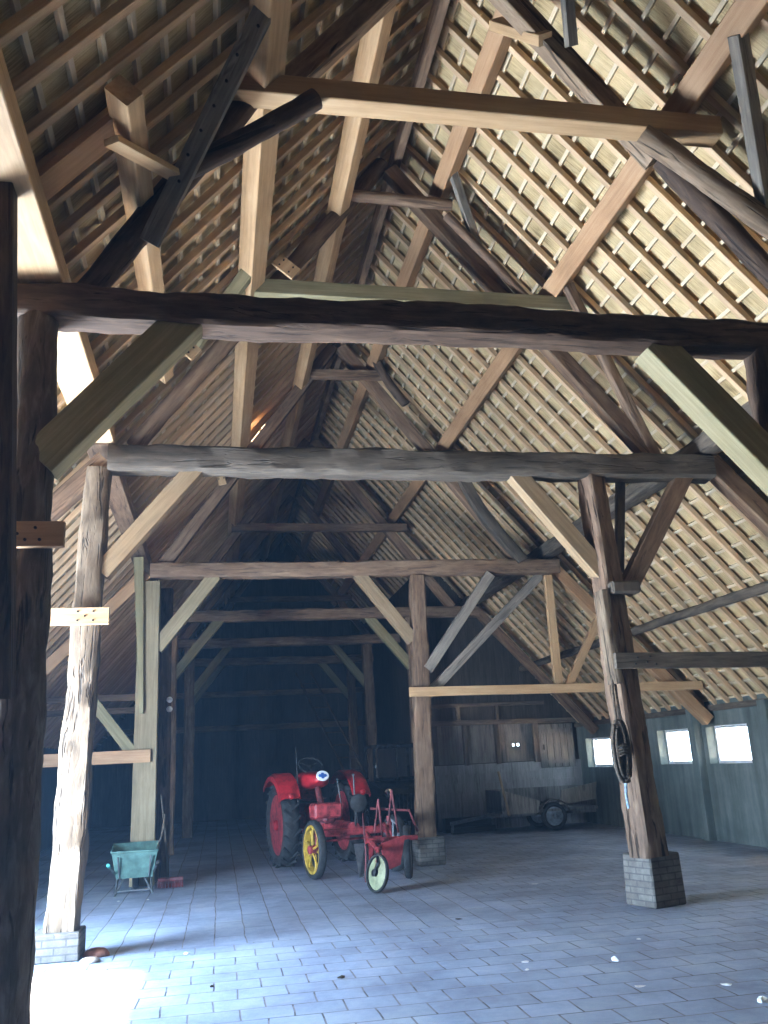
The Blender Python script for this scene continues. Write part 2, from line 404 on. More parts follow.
for k, (a, b, z0, z1) in enumerate(WIN):
    bm = bmesh.new()
    t = .05; xg = WR + .2
    for (c, s) in (((xg, (a + b) / 2, z0 + t / 2), (.06, b - a, t)), ((xg, (a + b) / 2, z1 - t / 2), (.06, b - a, t)),
                   ((xg, a + t / 2, (z0 + z1) / 2), (.06, t, z1 - z0 - 2 * t)), ((xg, b - t / 2, (z0 + z1) / 2), (.06, t, z1 - z0 - 2 * t))):
        add_box(bm, c, s)
    o = struct(mk('window_%d' % (k + 1), bm, M['white']))
    bm = bmesh.new(); add_box(bm, (xg, (a + b) / 2, (z0 + z1) / 2), (.006, b - a - 2 * t, z1 - z0 - 2 * t))
    mk('pane', bm, M['glass'], o)
# shallow piers of the concrete wall
for k, y in enumerate((12.9, 15.15, 17.3)):
    bm = bmesh.new(); add_box(bm, (WR - .07, y, EAVE / 2), (.16, .22, EAVE), bev=.01)
    struct(mk('trim_%d' % (k + 1), bm, M['concrete']))
# wall plate on the right wall
struct(timber('trim_4', None, None, (WR - .02, 3.0, EAVE - .03), (WR - .02, YB, EAVE - .03), .12, .1, 'sawn', 'grey', ref=(0, 0, 1)))

# boarded partition across the right aisle
bm = bmesh.new()
for i in range(7):
    add_box(bm, (6.75, YB + .012 * (i % 2), .105 + i * .205), (3.6, .03, .212), bev=.003)
struct(mk('wall_partition', bm, M['planklight']))
bm = bmesh.new()
for i, (a, b) in enumerate(((4.95, 5.7), (5.75, 6.45), (6.55, 7.4))):
    for j in range(4):
        if i == 2 and j == 1:                      # two small gaps let the daylight through
            for (u0, u1) in ((a, 6.87), (6.97, 7.02), (7.12, b)): add_box(bm, ((u0 + u1) / 2, YB + .1, 1.46 + .22 * j + .11), (u1 - u0 + (.0 if u0 > a and u1 < b else .08), .025, .2215))
            for (u0, u1) in ((6.87, 6.97), (7.02, 7.12)):
                add_box(bm, ((u0 + u1) / 2, YB + .1, 1.46 + .22 * j + .065), (u1 - u0, .025, .13)); add_box(bm, ((u0 + u1) / 2, YB + .1, 1.46 + .22 * j + .205), (u1 - u0, .025, .03))
        else: add_box(bm, ((a + b) / 2, YB + .1, 1.46 + .22 * j + .11), (b - a + .1, .025, .2215))
struct(mk('wall_partition_upper', bm, M['plank']))
for k, x in enumerate((5.72, 6.5, 7.46)):
    struct(timber('trim_%d' % (5 + k), None, None, (x, YB - .02, 1.42), (x, YB - .02, 2.36), .1 if k < 2 else .14, .12, 'sawn', 'grey', ref=(0, 1, 0)))
struct(timber('trim_8', None, None, (4.9, YB - .04, 2.4), (8.5, YB - .04, 2.36), .11, .12, 'sawn', 'grey'))
struct(timber('trim_9', None, None, (4.95, YB, 2.80), (7.75, YB, 2.80), .08, .1, 'sawn', 'grey'))
for k, x in enumerate((5.6, 6.55)):
    struct(timber('trim_%d' % (10 + k), None, None, (x, YB, 2.42), (x, YB, 2.82), .09, .08, 'sawn', 'grey'))
wall_with_holes('wall_partition_lightstop', 'y', YB + .135, .03, 4.94, WR + .2, 1.40, 2.42, [(6.87, 6.97, 1.81, 1.873), (7.02, 7.12, 1.81, 1.873)], M['plankdark'])  # backing added to stop daylight leaking between the boards
bm = bmesh.new(); add_prism(bm, [(4.94, YB + .12, 2.42), (WR + .2, YB + .12, 2.42), (WR + .05, YB + .12, 2.3), (4.94, YB + .12, 6.5)], (0, .03, 0)); struct(mk('wall_partition_gable', bm, M['plankdark']))
bm = bmesh.new()
for i in range(5): add_box(bm, (7.62 + .175 * i, YB - .05, 1.78), (.165, .03, 1.0), bev=.006)
for z in (1.42, 2.12): add_box(bm, (7.97, YB - .075, z), (.86, .02, .09))
d = struct(mk('door_1', bm, M['plank']))
bm = bmesh.new(); add_box(bm, (7.63, YB - .09, 1.75), (.03, .03, .12)); mk('door_handle', bm, M['bolt'], d)

# ------------------------------------------------------------------ roof: thatch, laths, rafters, purlins
def deck(name, side, mat, holes):
    """thatch: a solid layer; holes are (y0, y1, s0, s1) where the light comes through"""
    ys = sorted({Y0 - .3, Y1 + .3, *[h[0] for h in holes], *[h[1] for h in holes]})
    ss = sorted({-.62 if side > 0 else -.2, SLEN + .35, *[h[2] for h in holes], *[h[3] for h in holes]})
    bm = bmesh.new()
    for a, b in zip(ys, ys[1:]):
        for c, d in zip(ss, ss[1:]):
            if any(h[0] < (a + b) / 2 < h[1] and h[2] < (c + d) / 2 < h[3] for h in holes): continue
            lo, hi = .121, .37
            p = [slope(side, c, lo), slope(side, d, lo), slope(side, d, hi), slope(side, c, hi)]
            add_prism(bm, [q + V((0, a, 0)) for q in p], (0, b - a, 0))
    bmesh.ops.recalc_face_normals(bm, faces=bm.faces)
    return struct(mk(name, bm, mat))
deck('ceiling_right', 1, M['reedR'], [])
deck('ceiling_left', -1, M['reedL'], [(6.8, 9.4, SLEN - .75, SLEN + .35), (14.55, 14.83, 2.45, 2.86), (29.3, 29.36, 2.9, 3.5)])

LBL = {1: 'right', -1: 'left'}
# laths: long thin battens under the thatch
for side in (1, -1):
    proto = None
    k = 0; s = .16
    while s < SLEN - .05:
        if proto is None:
            bm = timber_mesh(Y1 - Y0, .042, .045, 'sawn')
            o = proto = mk('roof_lath', bm, M['lath'])
        else:
            o = proto.copy(); COL.objects.link(o)
        p = slope(side, s, .0965)
        zc = V((0, 1, 0)); xc = V((side * CN, 0, -SN)); yc = zc.cross(xc)
        o.matrix_world = Matrix.Translation((p.x, Y0, p.z)) @ Matrix((xc, yc, zc)).transposed().to_4x4()
        tag(o, 'thin pale lath running the length of the %s roof slope under the thatch' % LBL[side], 'lath', 'laths of the %s roof slope' % LBL[side])
        s += .272; k += 1
# rafters
for side, sp, y in ((1, .412, 3.42), (-1, .37, 3.05)):
    proto = None
    while y < 29.5:
        if proto is None:
            bm = timber_mesh(SLEN - .1, .07, .072, 'sawn')
            o = proto = mk('roof_rafter', bm, M['rafter'])
        else:
            o = proto.copy(); COL.objects.link(o)
        p = slope(side, .06, .036) + V((0, y, 0))
        zc = V((side * CN, 0, -SN)); xc = V((0, 1, 0)); yc = zc.cross(xc)
        o.matrix_world = Matrix.Translation(p) @ Matrix((xc, yc, zc)).transposed().to_4x4()
        tag(o, 'sawn pine rafter running up the %s roof slope from eave to ridge' % LBL[side], 'rafter', 'rafters of the %s roof slope' % LBL[side])
        y += sp * (1 + random.uniform(-.04, .04))

q0, q1 = slope(-1, (RX + .60) / CN, -.03), slope(-1, (RX + 1.22) / CN, -.03)
timber('trimmer_board', 'wide reddish board lying across the left slope above the bright plate', 'board', (q0.x, 5.34, q0.z), (q1.x, 5.34, q1.z), .05, .26, 'sawn', 'red')
def along(name, label, cat, x, z, ya, yb, w, d, style, mat, lean=0.0, **kw):
    o = timber(name, label, cat, (x, ya, z), (x, yb, z), w, d, style, mat, ref=(math.sin(lean), 0, math.cos(lean)), **kw)
    return o
TH = math.atan(SL)
along('purlin', 'upper reddish purlin of the right slope, nearest the ridge', 'purlin', 2.80, 8.66, 1.5, Y1, .19, .22, 'sawn', 'red', TH)
along('purlin', 'wide reddish purlin across the middle of the right slope above the collars', 'purlin', 4.10, 7.17, 1.5, Y1, .22, .24, 'sawn', 'red', TH)
along('purlin', 'upper pale purlin of the left slope, nearest the ridge', 'purlin', 1.44, 8.22, 1.5, Y1, .20, .2, 'sawn', 'pine', -TH)
along('purlin', 'wide pale purlin hanging below the middle of the left slope', 'purlin', .36, 7.0, 1.5, Y1, .26, .2, 'sawn', 'pine', -TH)
along('purlin', 'short bright purlin low on the left slope, ending with a cut end', 'purlin', -.62, 5.88, 4.95, 9.3, .15, .2, 'sawn', 'pine', -TH)
along('purlin', 'dark grey pole purlin low on the right slope above the windows', 'purlin', 7.28, 3.62, 2.0, YB, .15, .16, 'log', 'grey', TH)
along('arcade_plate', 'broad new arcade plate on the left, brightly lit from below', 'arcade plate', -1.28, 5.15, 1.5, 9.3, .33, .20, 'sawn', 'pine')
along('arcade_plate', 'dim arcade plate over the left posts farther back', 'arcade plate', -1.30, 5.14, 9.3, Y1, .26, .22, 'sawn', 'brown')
along('arcade_plate', 'dark rough arcade plate resting on the right ends of the tie beams', 'arcade plate', 5.86, 5.14, 2.0, Y1, .26, .24, 'hewn', 'grey')
along('ridge_beam', 'dark ridge board where the two roof slopes meet', 'ridge board', 2.24, 9.12, 1.5, Y1, .10, .26, 'sawn', 'brown')

# ------------------------------------------------------------------ cross frames
def T(name, label, cat, y, x0, z0, x1, z1, w, d, style, mat, **kw):
    return timber(name, label, cat, (x0, y, z0), (x1, y, z1), w, d, style, mat, **kw)

# --- nearest frame
yA = 6.1
T('tie_beam', 'dark rough tie beam of the nearest frame, on the post at the left edge', 'tie beam', yA, -1.62, 4.90, 5.95, 4.89, .25, .29, 'hewn', 'dark')
T('timber_post', 'dark bark-rough post at the left edge under the nearest tie beam', 'post', yA, -1.24, 0, -1.29, 4.83, .36, .32, 'log', 'bark', w1=.28, d1=.28)
T('timber_post', 'dark post at the right edge under the nearest tie beam', 'post', yA, 4.62, 0, 4.56, 4.78, .30, .28, 'hewn', 'dark')
T('knee_brace', 'broad greenish brace from the left edge post up to the nearest tie beam', 'brace', yA, -1.22, 3.70, -.22, 4.86, .26, .22, 'sawn', 'oak')
T('knee_brace', 'broad greenish brace at the right edge, rising to the nearest tie beam', 'brace', yA, 4.52, 3.62, 3.50, 4.80, .26, .24, 'sawn', 'oak')
timber('knee_brace', 'dark squared brace in front of the left edge post, rising out of view', 'brace', (-1.32, 5.86, 2.1), (-1.30, 4.90, 5.1), .15, .15, 'sawn', 'dark', ref=(1, 0, 0))
T('collar_beam', 'pale new collar beam crossing the top of the nearest frame', 'collar beam', 6.0, .05, 6.90, 4.38, 6.90, .19, .20, 'sawn', 'pine')
T('principal_rafter', 'thick dark log leaning from the nearest tie beam up to the pale collar, left side', 'principal rafter', 6.12, -.98, 5.02, .26, 6.98, .22, .22, 'log', 'dark')
T('principal_rafter', 'brown squared principal above the left end of the pale collar', 'principal rafter', 6.18, .42, 6.96, 1.98, 8.86, .20, .16, 'sawn', 'post')
T('principal_rafter', 'dark brown principal above the right end of the pale collar', 'principal rafter', 6.18, 2.30, 8.74, 3.86, 6.70, .20, .16, 'sawn', 'post')
T('principal_rafter', 'dark log leaning below the right end of the pale collar', 'principal rafter', 6.20, 3.92, 6.72, 5.25, 5.04, .20, .2, 'log', 'dark')
T('roof_strut', 'rough round pole propping the pale collar on its right side', 'strut', 5.96, 3.62, 6.76, 4.92, 5.78, .20, .20, 'log', 'post')
T('roof_strut', 'short dark round log propping the pale collar on its left side', 'strut', 5.90, -.38, 5.92, .76, 6.77, .17, .17, 'log', 'dark')
o = timber('roof_strut', 'grey board with bolt holes leaning steeply beside the left dark log', 'strut', (-.52, 5.98, 5.42), (.37, 5.16, 7.02), .15, .06, 'sawn', 'silver')
bolts(o, [(random.uniform(-.03, .03), z) for z in (.5, .7, .9, 1.1, 1.3, 1.5, 1.75)], .014)
timber('wind_brace', 'grey squared wind brace near the upper right corner under the wide purlin', 'wind brace', (4.78, 6.05, 5.98), (4.08, 5.10, 7.08), .13, .11, 'sawn', 'silver')
timber('wind_brace', 'grey wind brace at the top edge between upper purlin and right principal', 'wind brace', (3.12, 6.05, 7.74), (2.84, 5.40, 8.58), .10, .08, 'sawn', 'silver')
timber('purlin_cleat', 'small triangular pine cleat under the upper right purlin at the top', 'cleat', (2.62, 6.55, 8.42), (2.90, 6.10, 7.84), .15, .1, 'sawn', 'pine')
o = timber('purlin_cleat', 'short pine crossboard nailed on the cut end of the short left purlin', 'cleat', (-.72, 5.22, 5.70), (-.28, 5.85, 5.90), .12, .05, 'sawn', 'pine', ref=(0, 0, 1))
o = T('tie_board', 'reddish board end bolted across the dark post at the left edge', 'tie board', 5.90, -3.1, 3.14, -1.00, 3.14, .17, .06, 'sawn', 'red')
bolts(o, [(.04, 1.86), (-.04, 1.92), (.04, 1.95), (.0, 1.81)], .012)

# --- second frame
yB = 9.35
T('tie_beam', 'weathered tie beam of the second frame, carried by the brick-pier post', 'tie beam', yB, -1.17, 4.87, 5.90, 4.86, .29, .30, 'hewn', 'grey')
T('timber_post', 'pale deeply cracked post, sunlit, on a low brick pier at left', 'post', yB, -1.42, .24, -1.25, 4.76, .30, .30, 'hewn', 'pale', w1=.25, d1=.25)
bm = bmesh.new(); add_box(bm, (0, 0, .12), (.44, .42, .24), bev=.012)
o = mk('brick_pier', bm, M['brick']); o.location = (-1.45, 9.32, 0); tag(o, 'low brick pier under the pale sunlit post', 'pier')
T('timber_post', 'tall rough post with hanging rope on a high brick pier at right', 'post', yB, 4.51, .50, 4.34, 4.74, .31, .31, 'hewn', 'cracked', w1=.25, d1=.26, roll=.32)
bm = bmesh.new(); add_box(bm, (0, 0, .26), (.44, .42, .52), bev=.015)
for v in bm.verts:
    f = 1.05 - .1 * v.co.z; v.co.x *= f; v.co.y *= f
o = mk('brick_pier', bm, M['brick']); o.location = (4.60, 9.5, 0); o.rotation_euler = (0, 0, .32); tag(o, 'tall grey brick pier under the rope-hung right post', 'pier')
T('knee_brace', 'pale brace from the sunlit left post up to the second tie beam', 'brace', yB, -1.20, 3.62, -.22, 4.82, .19, .18, 'sawn', 'tan')
T('knee_brace', 'light tan brace from the rope-hung post up leftward to the second tie beam', 'brace', yB, 4.38, 3.52, 3.34, 4.86, .20, .18, 'sawn', 'tan')
T('knee_brace', 'dark brown brace from the rope-hung post up rightward to the second tie beam', 'brace', yB, 4.62, 3.36, 5.56, 4.78, .20, .18, 'sawn', 'brown')
T('roof_strut', 'thin grey strut between rope-hung post and its dark right brace', 'strut', 9.5, 4.64, 3.62, 4.80, 4.74, .10, .08, 'sawn', 'grey')
T('splice_board', 'pale ragged splice board on the left side of the rope-hung post', 'board', 9.22, 4.30, 2.30, 4.26, 3.34, .10, .22, 'hewn', 'pale')
bm = bmesh.new(); add_box(bm, (0, 0, 0), (.34, .16, .14), bev=.02)
o = mk('corbel_block', bm, M['grey']); o.location = (4.50, 9.14, 3.36); tag(o, 'small grey block at the foot of the dark brace on the rope-hung post', 'block')
T('collar_beam', 'greenish collar beam just above the nearest tie beam', 'collar beam', 9.25, .20, 6.98, 4.31, 6.94, .19, .18, 'sawn', 'oak')
T('collar_beam', 'short dark round collar high under the ridge, second frame', 'collar beam', 9.30, 1.42, 8.38, 2.88, 8.34, .15, .15, 'log', 'brown')
T('principal_rafter', 'grey log principal of the second frame on the left slope', 'principal rafter', yB + .05, -.92, 5.04, 2.04, 8.96, .20, .18, 'log', 'brown')
T('principal_rafter', 'brown principal of the second frame on the right slope', 'principal rafter', yB + .05, 5.22, 4.98, 2.12, 8.84, .19, .17, 'sawn', 'brown')
timber('wind_brace', 'green-grey square strut with cut top, left above the nearest tie beam', 'wind brace', (-.30, 9.30, 6.22), (.38, 8.75, 7.0), .15, .12, 'sawn', 'oak')
timber('roof_strut', 'long dark strut from the greenish collar down to the second tie beam', 'strut', (5.24, 9.38, 5.00), (4.20, 9.04, 7.12), .13, .12, 'hewn', 'brown')
timber('wind_brace', 'grey pointed wind brace between short dark collar and right slope', 'wind brace', (3.18, 9.28, 7.72), (2.84, 9.04, 8.68), .10, .09, 'sawn', 'silver')
T('roof_strut', 'thin round pole below the right end of the short dark collar', 'strut', 9.22, 2.78, 8.12, 3.75, 6.98, .12, .12, 'log', 'brown')
o = T('aisle_rafter', 'dark aisle principal from the second tie beam down to the right wall', 'aisle rafter', yB, 5.84, 5.02, 8.50, 2.14, .22, .20, 'sawn', 'brown')
T('aisle_rafter', 'aisle principal behind the sunlit post running down to the left wall', 'aisle rafter', yB, -1.20, 4.86, -3.86, 2.10, .20, .18, 'sawn', 'brown')
o = T('aisle_tie', 'grey plank tie bolted to the rope-hung post, running to the right wall', 'aisle tie', 9.08, 4.26, 2.54, 8.52, 2.46, .17, .07, 'sawn', 'grey')
bolts(o, [(.04, .22), (-.03, .25), (.02, .36), (-.04, .4), (.045, .46)], .013)
o = T('tie_board', 'bright pine board end bolted across the pale sunlit post', 'tie board', 9.13, -3.2, 3.14, -1.08, 3.14, .17, .06, 'sawn', 'pine')
bolts(o, [(.045, 1.82), (-.045, 1.82), (0, 1.89), (.045, 1.97), (-.045, 1.97)], .011)
for (x, y, z, a, lab) in ((-.36, 9.1, 6.13, -.75, 'small bright bolted board under the nearest tie beam, left of the pale purlin'),
                          (.76, 9.1, 7.2, -.7, 'small bolted pine board above the nearest tie beam beside the pale purlin'),
                          (.02, 14.4, 6.40, .25, 'small bolted board below the second tie beam, left of the roof gap')):
    bm = bmesh.new(); add_box(bm, (0, 0, 0), (.30, .035, .17) if a < 0 else (.13, .035, .36), bev=.004)
    o = mk('gusset_board', bm, M['pine']); o.location = (x, y, z); o.rotation_euler = (0, -a, 0); tag(o, lab, 'board')
    for (u, w) in ((-.07, .04), (.07, .04), (-.07, -.04), (.07, -.04)):
        if a > 0: u, w = w, u
        bb = bmesh.new(); bmesh.ops.create_cone(bb, cap_ends=True, segments=10, radius1=.012, radius2=.01, depth=.012, matrix=Matrix.Translation((u, -.02, w)) @ Matrix.Rotation(PI / 2, 4, 'X'))
        mk('bolt', bb, M['bolt'], o)

# --- third frame
yC = 14.6
T('tie_beam', 'brown tie beam of the third frame, above the red tractor', 'tie beam', yC, -1.10, 4.79, 5.96, 4.80, .25, .26, 'hewn', 'brown')
T('timber_post', 'new squared oak post behind the wheelbarrow', 'post', yC, -1.11, 0, -1.10, 4.60, .36, .26, 'sawn', 'oakd', w1=.33)
T('timber_post', 'slim splint board fixed to the upper left side of the new oak post', 'splint', yC - .17, -1.17, 2.5, -1.28, 4.98, .06, .10, 'sawn', 'oak', w1=.16)
T('timber_post', 'dark old post standing close behind the new oak post', 'post', 15.2, -.86, 0, -.88, 4.6, .22, .24, 'hewn', 'dark')
T('timber_post', 'brown round-edged post on a dark pier right of the tractor', 'post', yC, 3.29, .40, 3.36, 4.66, .30, .29, 'hewn', 'brown', w1=.25, d1=.25)
bm = bmesh.new(); add_box(bm, (0, 0, .21), (.44, .42, .42), bev=.02)
o = mk('brick_pier', bm, M['brick']); o.location = (3.30, yC, 0); o.rotation_euler = (0, 0, .1); tag(o, 'dark brick pier under the post right of the tractor', 'pier')
T('knee_brace', 'tan brace from the new oak post up to the third tie beam', 'brace', yC, -.98, 3.52, -.06, 4.70, .22, .18, 'sawn', 'oakd')
T('knee_brace', 'tan brace rising leftward from the tractor-side post to the third tie beam', 'brace', yC, 3.24, 3.55, 2.34, 4.72, .20, .18, 'sawn', 'tan')
T('knee_brace', 'shorter grey brace rising rightward from the tractor-side post', 'brace', 14.5, 3.44, 3.05, 4.66, 4.66, .17, .14, 'sawn', 'silver')
T('knee_brace', 'longer grey brace rising rightward from the tractor-side post to the beam end', 'brace', 14.72, 3.42, 2.60, 5.66, 4.68, .16, .14, 'sawn', 'silver')
T('aisle_tie', 'new pine tie running from the tractor-side post into the right aisle', 'aisle tie', 14.38, 3.08, 2.68, 8.30, 2.62, .15, .10, 'sawn', 'pine')
T('aisle_strut', 'upright pine strut standing on the new pine aisle tie', 'strut', 14.46, 5.70, 2.70, 5.70, 4.62, .14, .10, 'sawn', 'pine')
T('aisle_strut', 'slanting pine strut rising rightward from the new pine aisle tie', 'strut', 14.46, 5.88, 2.70, 6.62, 3.92, .13, .10, 'sawn', 'pine')
T('aisle_rafter', 'new pine aisle principal from the third tie beam down to the right wall', 'aisle rafter', yC, 5.86, 4.78, 8.46, 2.02, .20, .18, 'sawn', 'red')
T('aisle_rafter', 'reddish aisle principal behind the pale post down to the left wall', 'aisle rafter', yC, -1.16, 4.74, -3.88, 2.0, .19, .17, 'sawn', 'red')
T('aisle_tie', 'reddish tie board notched onto the new oak post, running to the left wall', 'aisle tie', 14.43, -3.92, 1.85, -1.02, 1.86, .19, .07, 'sawn', 'red')
T('aisle_strut', 'oak strut slanting down to the reddish tie board left of the oak post', 'strut', 14.52, -2.12, 2.98, -1.30, 1.92, .17, .1, 'sawn', 'oak')
T('aisle_tie', 'grey rail across the dark left aisle behind the oak post', 'aisle tie', 17.2, -3.9, 2.95, -1.0, 2.98, .12, .08, 'sawn', 'brown')
T('aisle_tie', 'second grey rail just below the rail in the dark left aisle', 'aisle tie', 17.2, -3.9, 2.72, -1.0, 2.74, .11, .08, 'sawn', 'brown')
T('collar_beam', 'grey collar of the third frame, half hidden by the second tie beam', 'collar beam', yC - .1, .30, 6.80, 4.30, 6.80, .18, .18, 'sawn', 'grey')
T('collar_beam', 'short brown upper collar under the ridge of the third frame', 'collar beam', yC - .1, 1.42, 8.36, 2.92, 8.38, .15, .15, 'sawn', 'brown')
T('principal_rafter', 'brown principal of the third frame on the left slope', 'principal rafter', yC + .05, -.92, 4.86, 2.04, 8.98, .20, .18, 'sawn', 'brown')
T('principal_rafter', 'brown principal of the third frame on the right slope', 'principal rafter', yC + .05, 5.30, 4.90, 2.20, 8.98, .20, .18, 'sawn', 'brown')
T('roof_strut', 'dark curved log chunk at the right end of the short brown upper collar', 'strut', yC - .25, 2.80, 8.62, 3.30, 7.76, .17, .15, 'log', 'dark', bow=.05)
T('roof_strut', 'bent grey strut below the second tie beam on the right slope', 'strut', yC - .12, 4.12, 6.86, 5.28, 4.90, .20, .16, 'hewn', 'grey', bow=.12)
for (x, z, lab) in ((-.70, 2.74, 'upper of two white insulator knobs on the dark old post'), (-.70, 2.59, 'lower of two white insulator knobs on the dark old post')):
    bm = bmesh.new(); add_lathe(bm, [(.015, 0), (.035, .01), (.05, .03), (.035, .055), (.045, .075), (.02, .095)], 14, Matrix.Rotation(PI / 2, 4, 'X'))
    o = mk('insulator_knob', bm, M['paper'], smooth=1.0); o.location = (x - .08, 15.07, z); tag(o, lab, 'insulator')

# --- frames farther back, in the dark
for (y, nm, zt, xl, xr) in ((19.5, 'fourth', 4.84, -1.0, 4.30), (24.0, 'fifth', 4.86, -.75, 4.02), (28.4, 'sixth', 4.86, -.9, 4.2)):
    T('tie_beam', '%s tie beam counted from the camera, dim in the back' % nm, 'tie beam', y, -1.1, zt, 5.9, zt, .24, .24, 'hewn', 'brown')
    T('timber_post', 'dim left post of the %s frame at the back' % nm, 'post', y, xl, 0, xl, zt - .12, .26, .26, 'hewn', 'brown')
    T('timber_post', 'dim right post of the %s frame at the back' % nm, 'post', y, xr, 0, xr, zt - .12, .27, .26, 'hewn', 'brown')
    T('knee_brace', 'dim left brace of the %s frame at the back' % nm, 'brace', y, xl + .05, 3.55, xl + 1.05, zt - .05, .20, .16, 'sawn', 'oak')
    T('knee_brace', 'dim right brace of the %s frame at the back' % nm, 'brace', y, xr - .02, 3.60, xr - 1.0, zt - .05, .20, .16, 'sawn', 'oak')
    T('collar_beam', 'dim collar of the %s frame at the back' % nm, 'collar beam', y - .1, .28, 6.82, 4.3, 6.82, .17, .17, 'sawn', 'brown')
    T('principal_rafter', 'dim left principal of the %s frame at the back' % nm, 'principal rafter', y + .05, -.92, 4.95, 2.04, 8.98, .19, .17, 'sawn', 'brown')
    T('principal_rafter', 'dim right principal of the %s frame at the back' % nm, 'principal rafter', y + .05, 5.30, 4.95, 2.20, 8.98, .19, .17, 'sawn', 'brown')
    if nm != 'sixth':
        T('aisle_rafter', 'dim right aisle principal of the %s frame' % nm, 'aisle rafter', y, 5.86, 4.86, 8.46, 2.04, .19, .17, 'sawn', 'brown')
T('barn_rail', 'dark horizontal rail low across the back of the nave', 'rail', 30.2, -3.5, 2.9, 4.9, 2.9, .18, .14, 'sawn', 'brown')
T('barn_rail', 'dark horizontal rail high across the back of the nave', 'rail', 30.2, -3.5, 4.0, 4.9, 4.0, .18, .14, 'sawn', 'brown')

# ladder in the dark nave
ld = empty('ladder', (3.2, 22.0, 0)); tag(ld, 'thin ladder leaning in the dark behind the tractor', 'ladder')
for dx in (-.26, .26):
    bm = bmesh.new(); add_tube(bm, [(.75 + dx, .1, 0), (-1.05 + dx * .75, .9, 3.9)], .028, 8); mk('rail', bm, M['dark'], ld, smooth=1.0)
for i in range(12):
    t = (i + .6) / 12.5; a = V((.75 - .26, .1, 0)).lerp(V((-1.05 - .195, .9, 3.9)), t); b = V((.75 + .26, .1, 0)).lerp(V((-1.05 + .195, .9, 3.9)), t)
    bm = bmesh.new(); add_tube(bm, [a, b], .015, 6); mk('rung', bm, M['dark'], ld, smooth=1.0)

# ------------------------------------------------------------------ red tractor
TR = empty('tractor', (1.64, 15.85, 0), math.radians(11))
tag(TR, 'old red tractor with a yellow-spoked front wheel, parked in the nave', 'tractor')

def tyre(bm, r, w, mat, lugs=0):
    prof = []
    for k in range(17):
        a = PI * k / 16
        prof.append((r - .42 * w + .42 * w * math.sin(a) ** .6, -w / 2 * math.cos(a)))
    ri = r - .62 * w
    prof = [(ri, -w * .34)] + prof + [(ri, w * .34)]
    n = 48
    rings = [[bm.verts.new(mat @ V((math.cos(2 * PI * j / n) * q, math.sin(2 * PI * j / n) * q, z))) for j in range(n)] for q, z in prof]
    for a, b in zip(rings, rings[1:] + rings[:1]):
        for j in range(n): bm.faces.new((a[j], a[(j + 1) % n], b[(j + 1) % n], b[j]))
    for i in range(lugs):
        for s in (-1, 1):
            a = 2 * PI * (i + (.5 if s > 0 else 0)) / lugs
            m = mat @ Matrix.Rotation(a, 4, 'Z') @ Matrix.Translation((r - .012, 0, s * w * .25)) @ Matrix.Rotation(s * .75, 4, 'X')
            r_ = bmesh.ops.create_cube(bm, size=1.0)
            bmesh.ops.transform(bm, matrix=m @ Matrix.Diagonal((.055, .034, w * .62, 1)), verts=r_['verts'])

def rim_disc(bm, r, w, mat):
    add_lathe(bm, [(r, -w * .36), (r * 1.02, -w * .3), (r * .9, -w * .26), (r * .82, -w * .05), (r * .35, -w * .02), (r * .3, -w * .16), (r * .2, -w * .18),
                   (r * .2, w * .18), (r * .3, w * .16), (r * .35, w * .06), (r * .82, w * .08), (r * .9, w * .26), (r * 1.02, w * .3), (r, w * .36)], 32, mat)

for sx in (-1, 1):
    mw = Matrix.Translation((sx * .58, 0, .665)) @ AXX
    bm = bmesh.new(); tyre(bm, .655, .28, mw, 20)
    w_ = mk('rear_wheel', bm, M['rubber'], TR, smooth=.7)
    bm = bmesh.new(); rim_disc(bm, .48, .27, mw); mk('rim', bm, M['redd'], w_, smooth=.6)
    bm = bmesh.new(); add_lathe(bm, [(.06, -.16), (.09, -.13), (.09, .13), (.06, .16)], 14, mw); mk('hub', bm, M['redp'], w_, smooth=.6)
    # curved fender with a front apron and an outer lip
    bm = bmesh.new(); R = .81; prev = None
    for k in range(15):
        a = math.radians(32 + 100 * k / 14)           # measured from straight ahead (-Y) upward
        c, s = -math.cos(a), math.sin(a)
        row = [(sx * .44, R), (sx * .46, R + .02), (sx * .72, R + .02), (sx * .78, R - .02), (sx * .79, R - .10), (sx * .775, R - .10), (sx * .765, R - .03), (sx * .71, R - .003), (sx * .45, R - .003)]
        cur = [bm.verts.new((x, c * q, .665 + s * q)) for x, q in row]
        if prev:
            for j in range(len(cur)): bm.faces.new((prev[j], prev[(j + 1) % len(cur)], cur[(j + 1) % len(cur)], cur[j]))
        else: bm.faces.new(cur)
        prev = cur
    bm.faces.new(prev[::-1]); bmesh.ops.recalc_face_normals(bm, faces=bm.faces)
    fd = mk('fender', bm, M['redp'], TR, smooth=.6)
    bm = bmesh.new(); add_lathe(bm, [(.045, 0), (.05, .03), (.04, .05), (.02, .06)], 14, Matrix.Translation((sx * .62, -.69, 1.13)) @ Matrix.Rotation(PI / 2, 4, 'X')); mk('fender_lamp', bm, M['redp'], fd, smooth=.8)

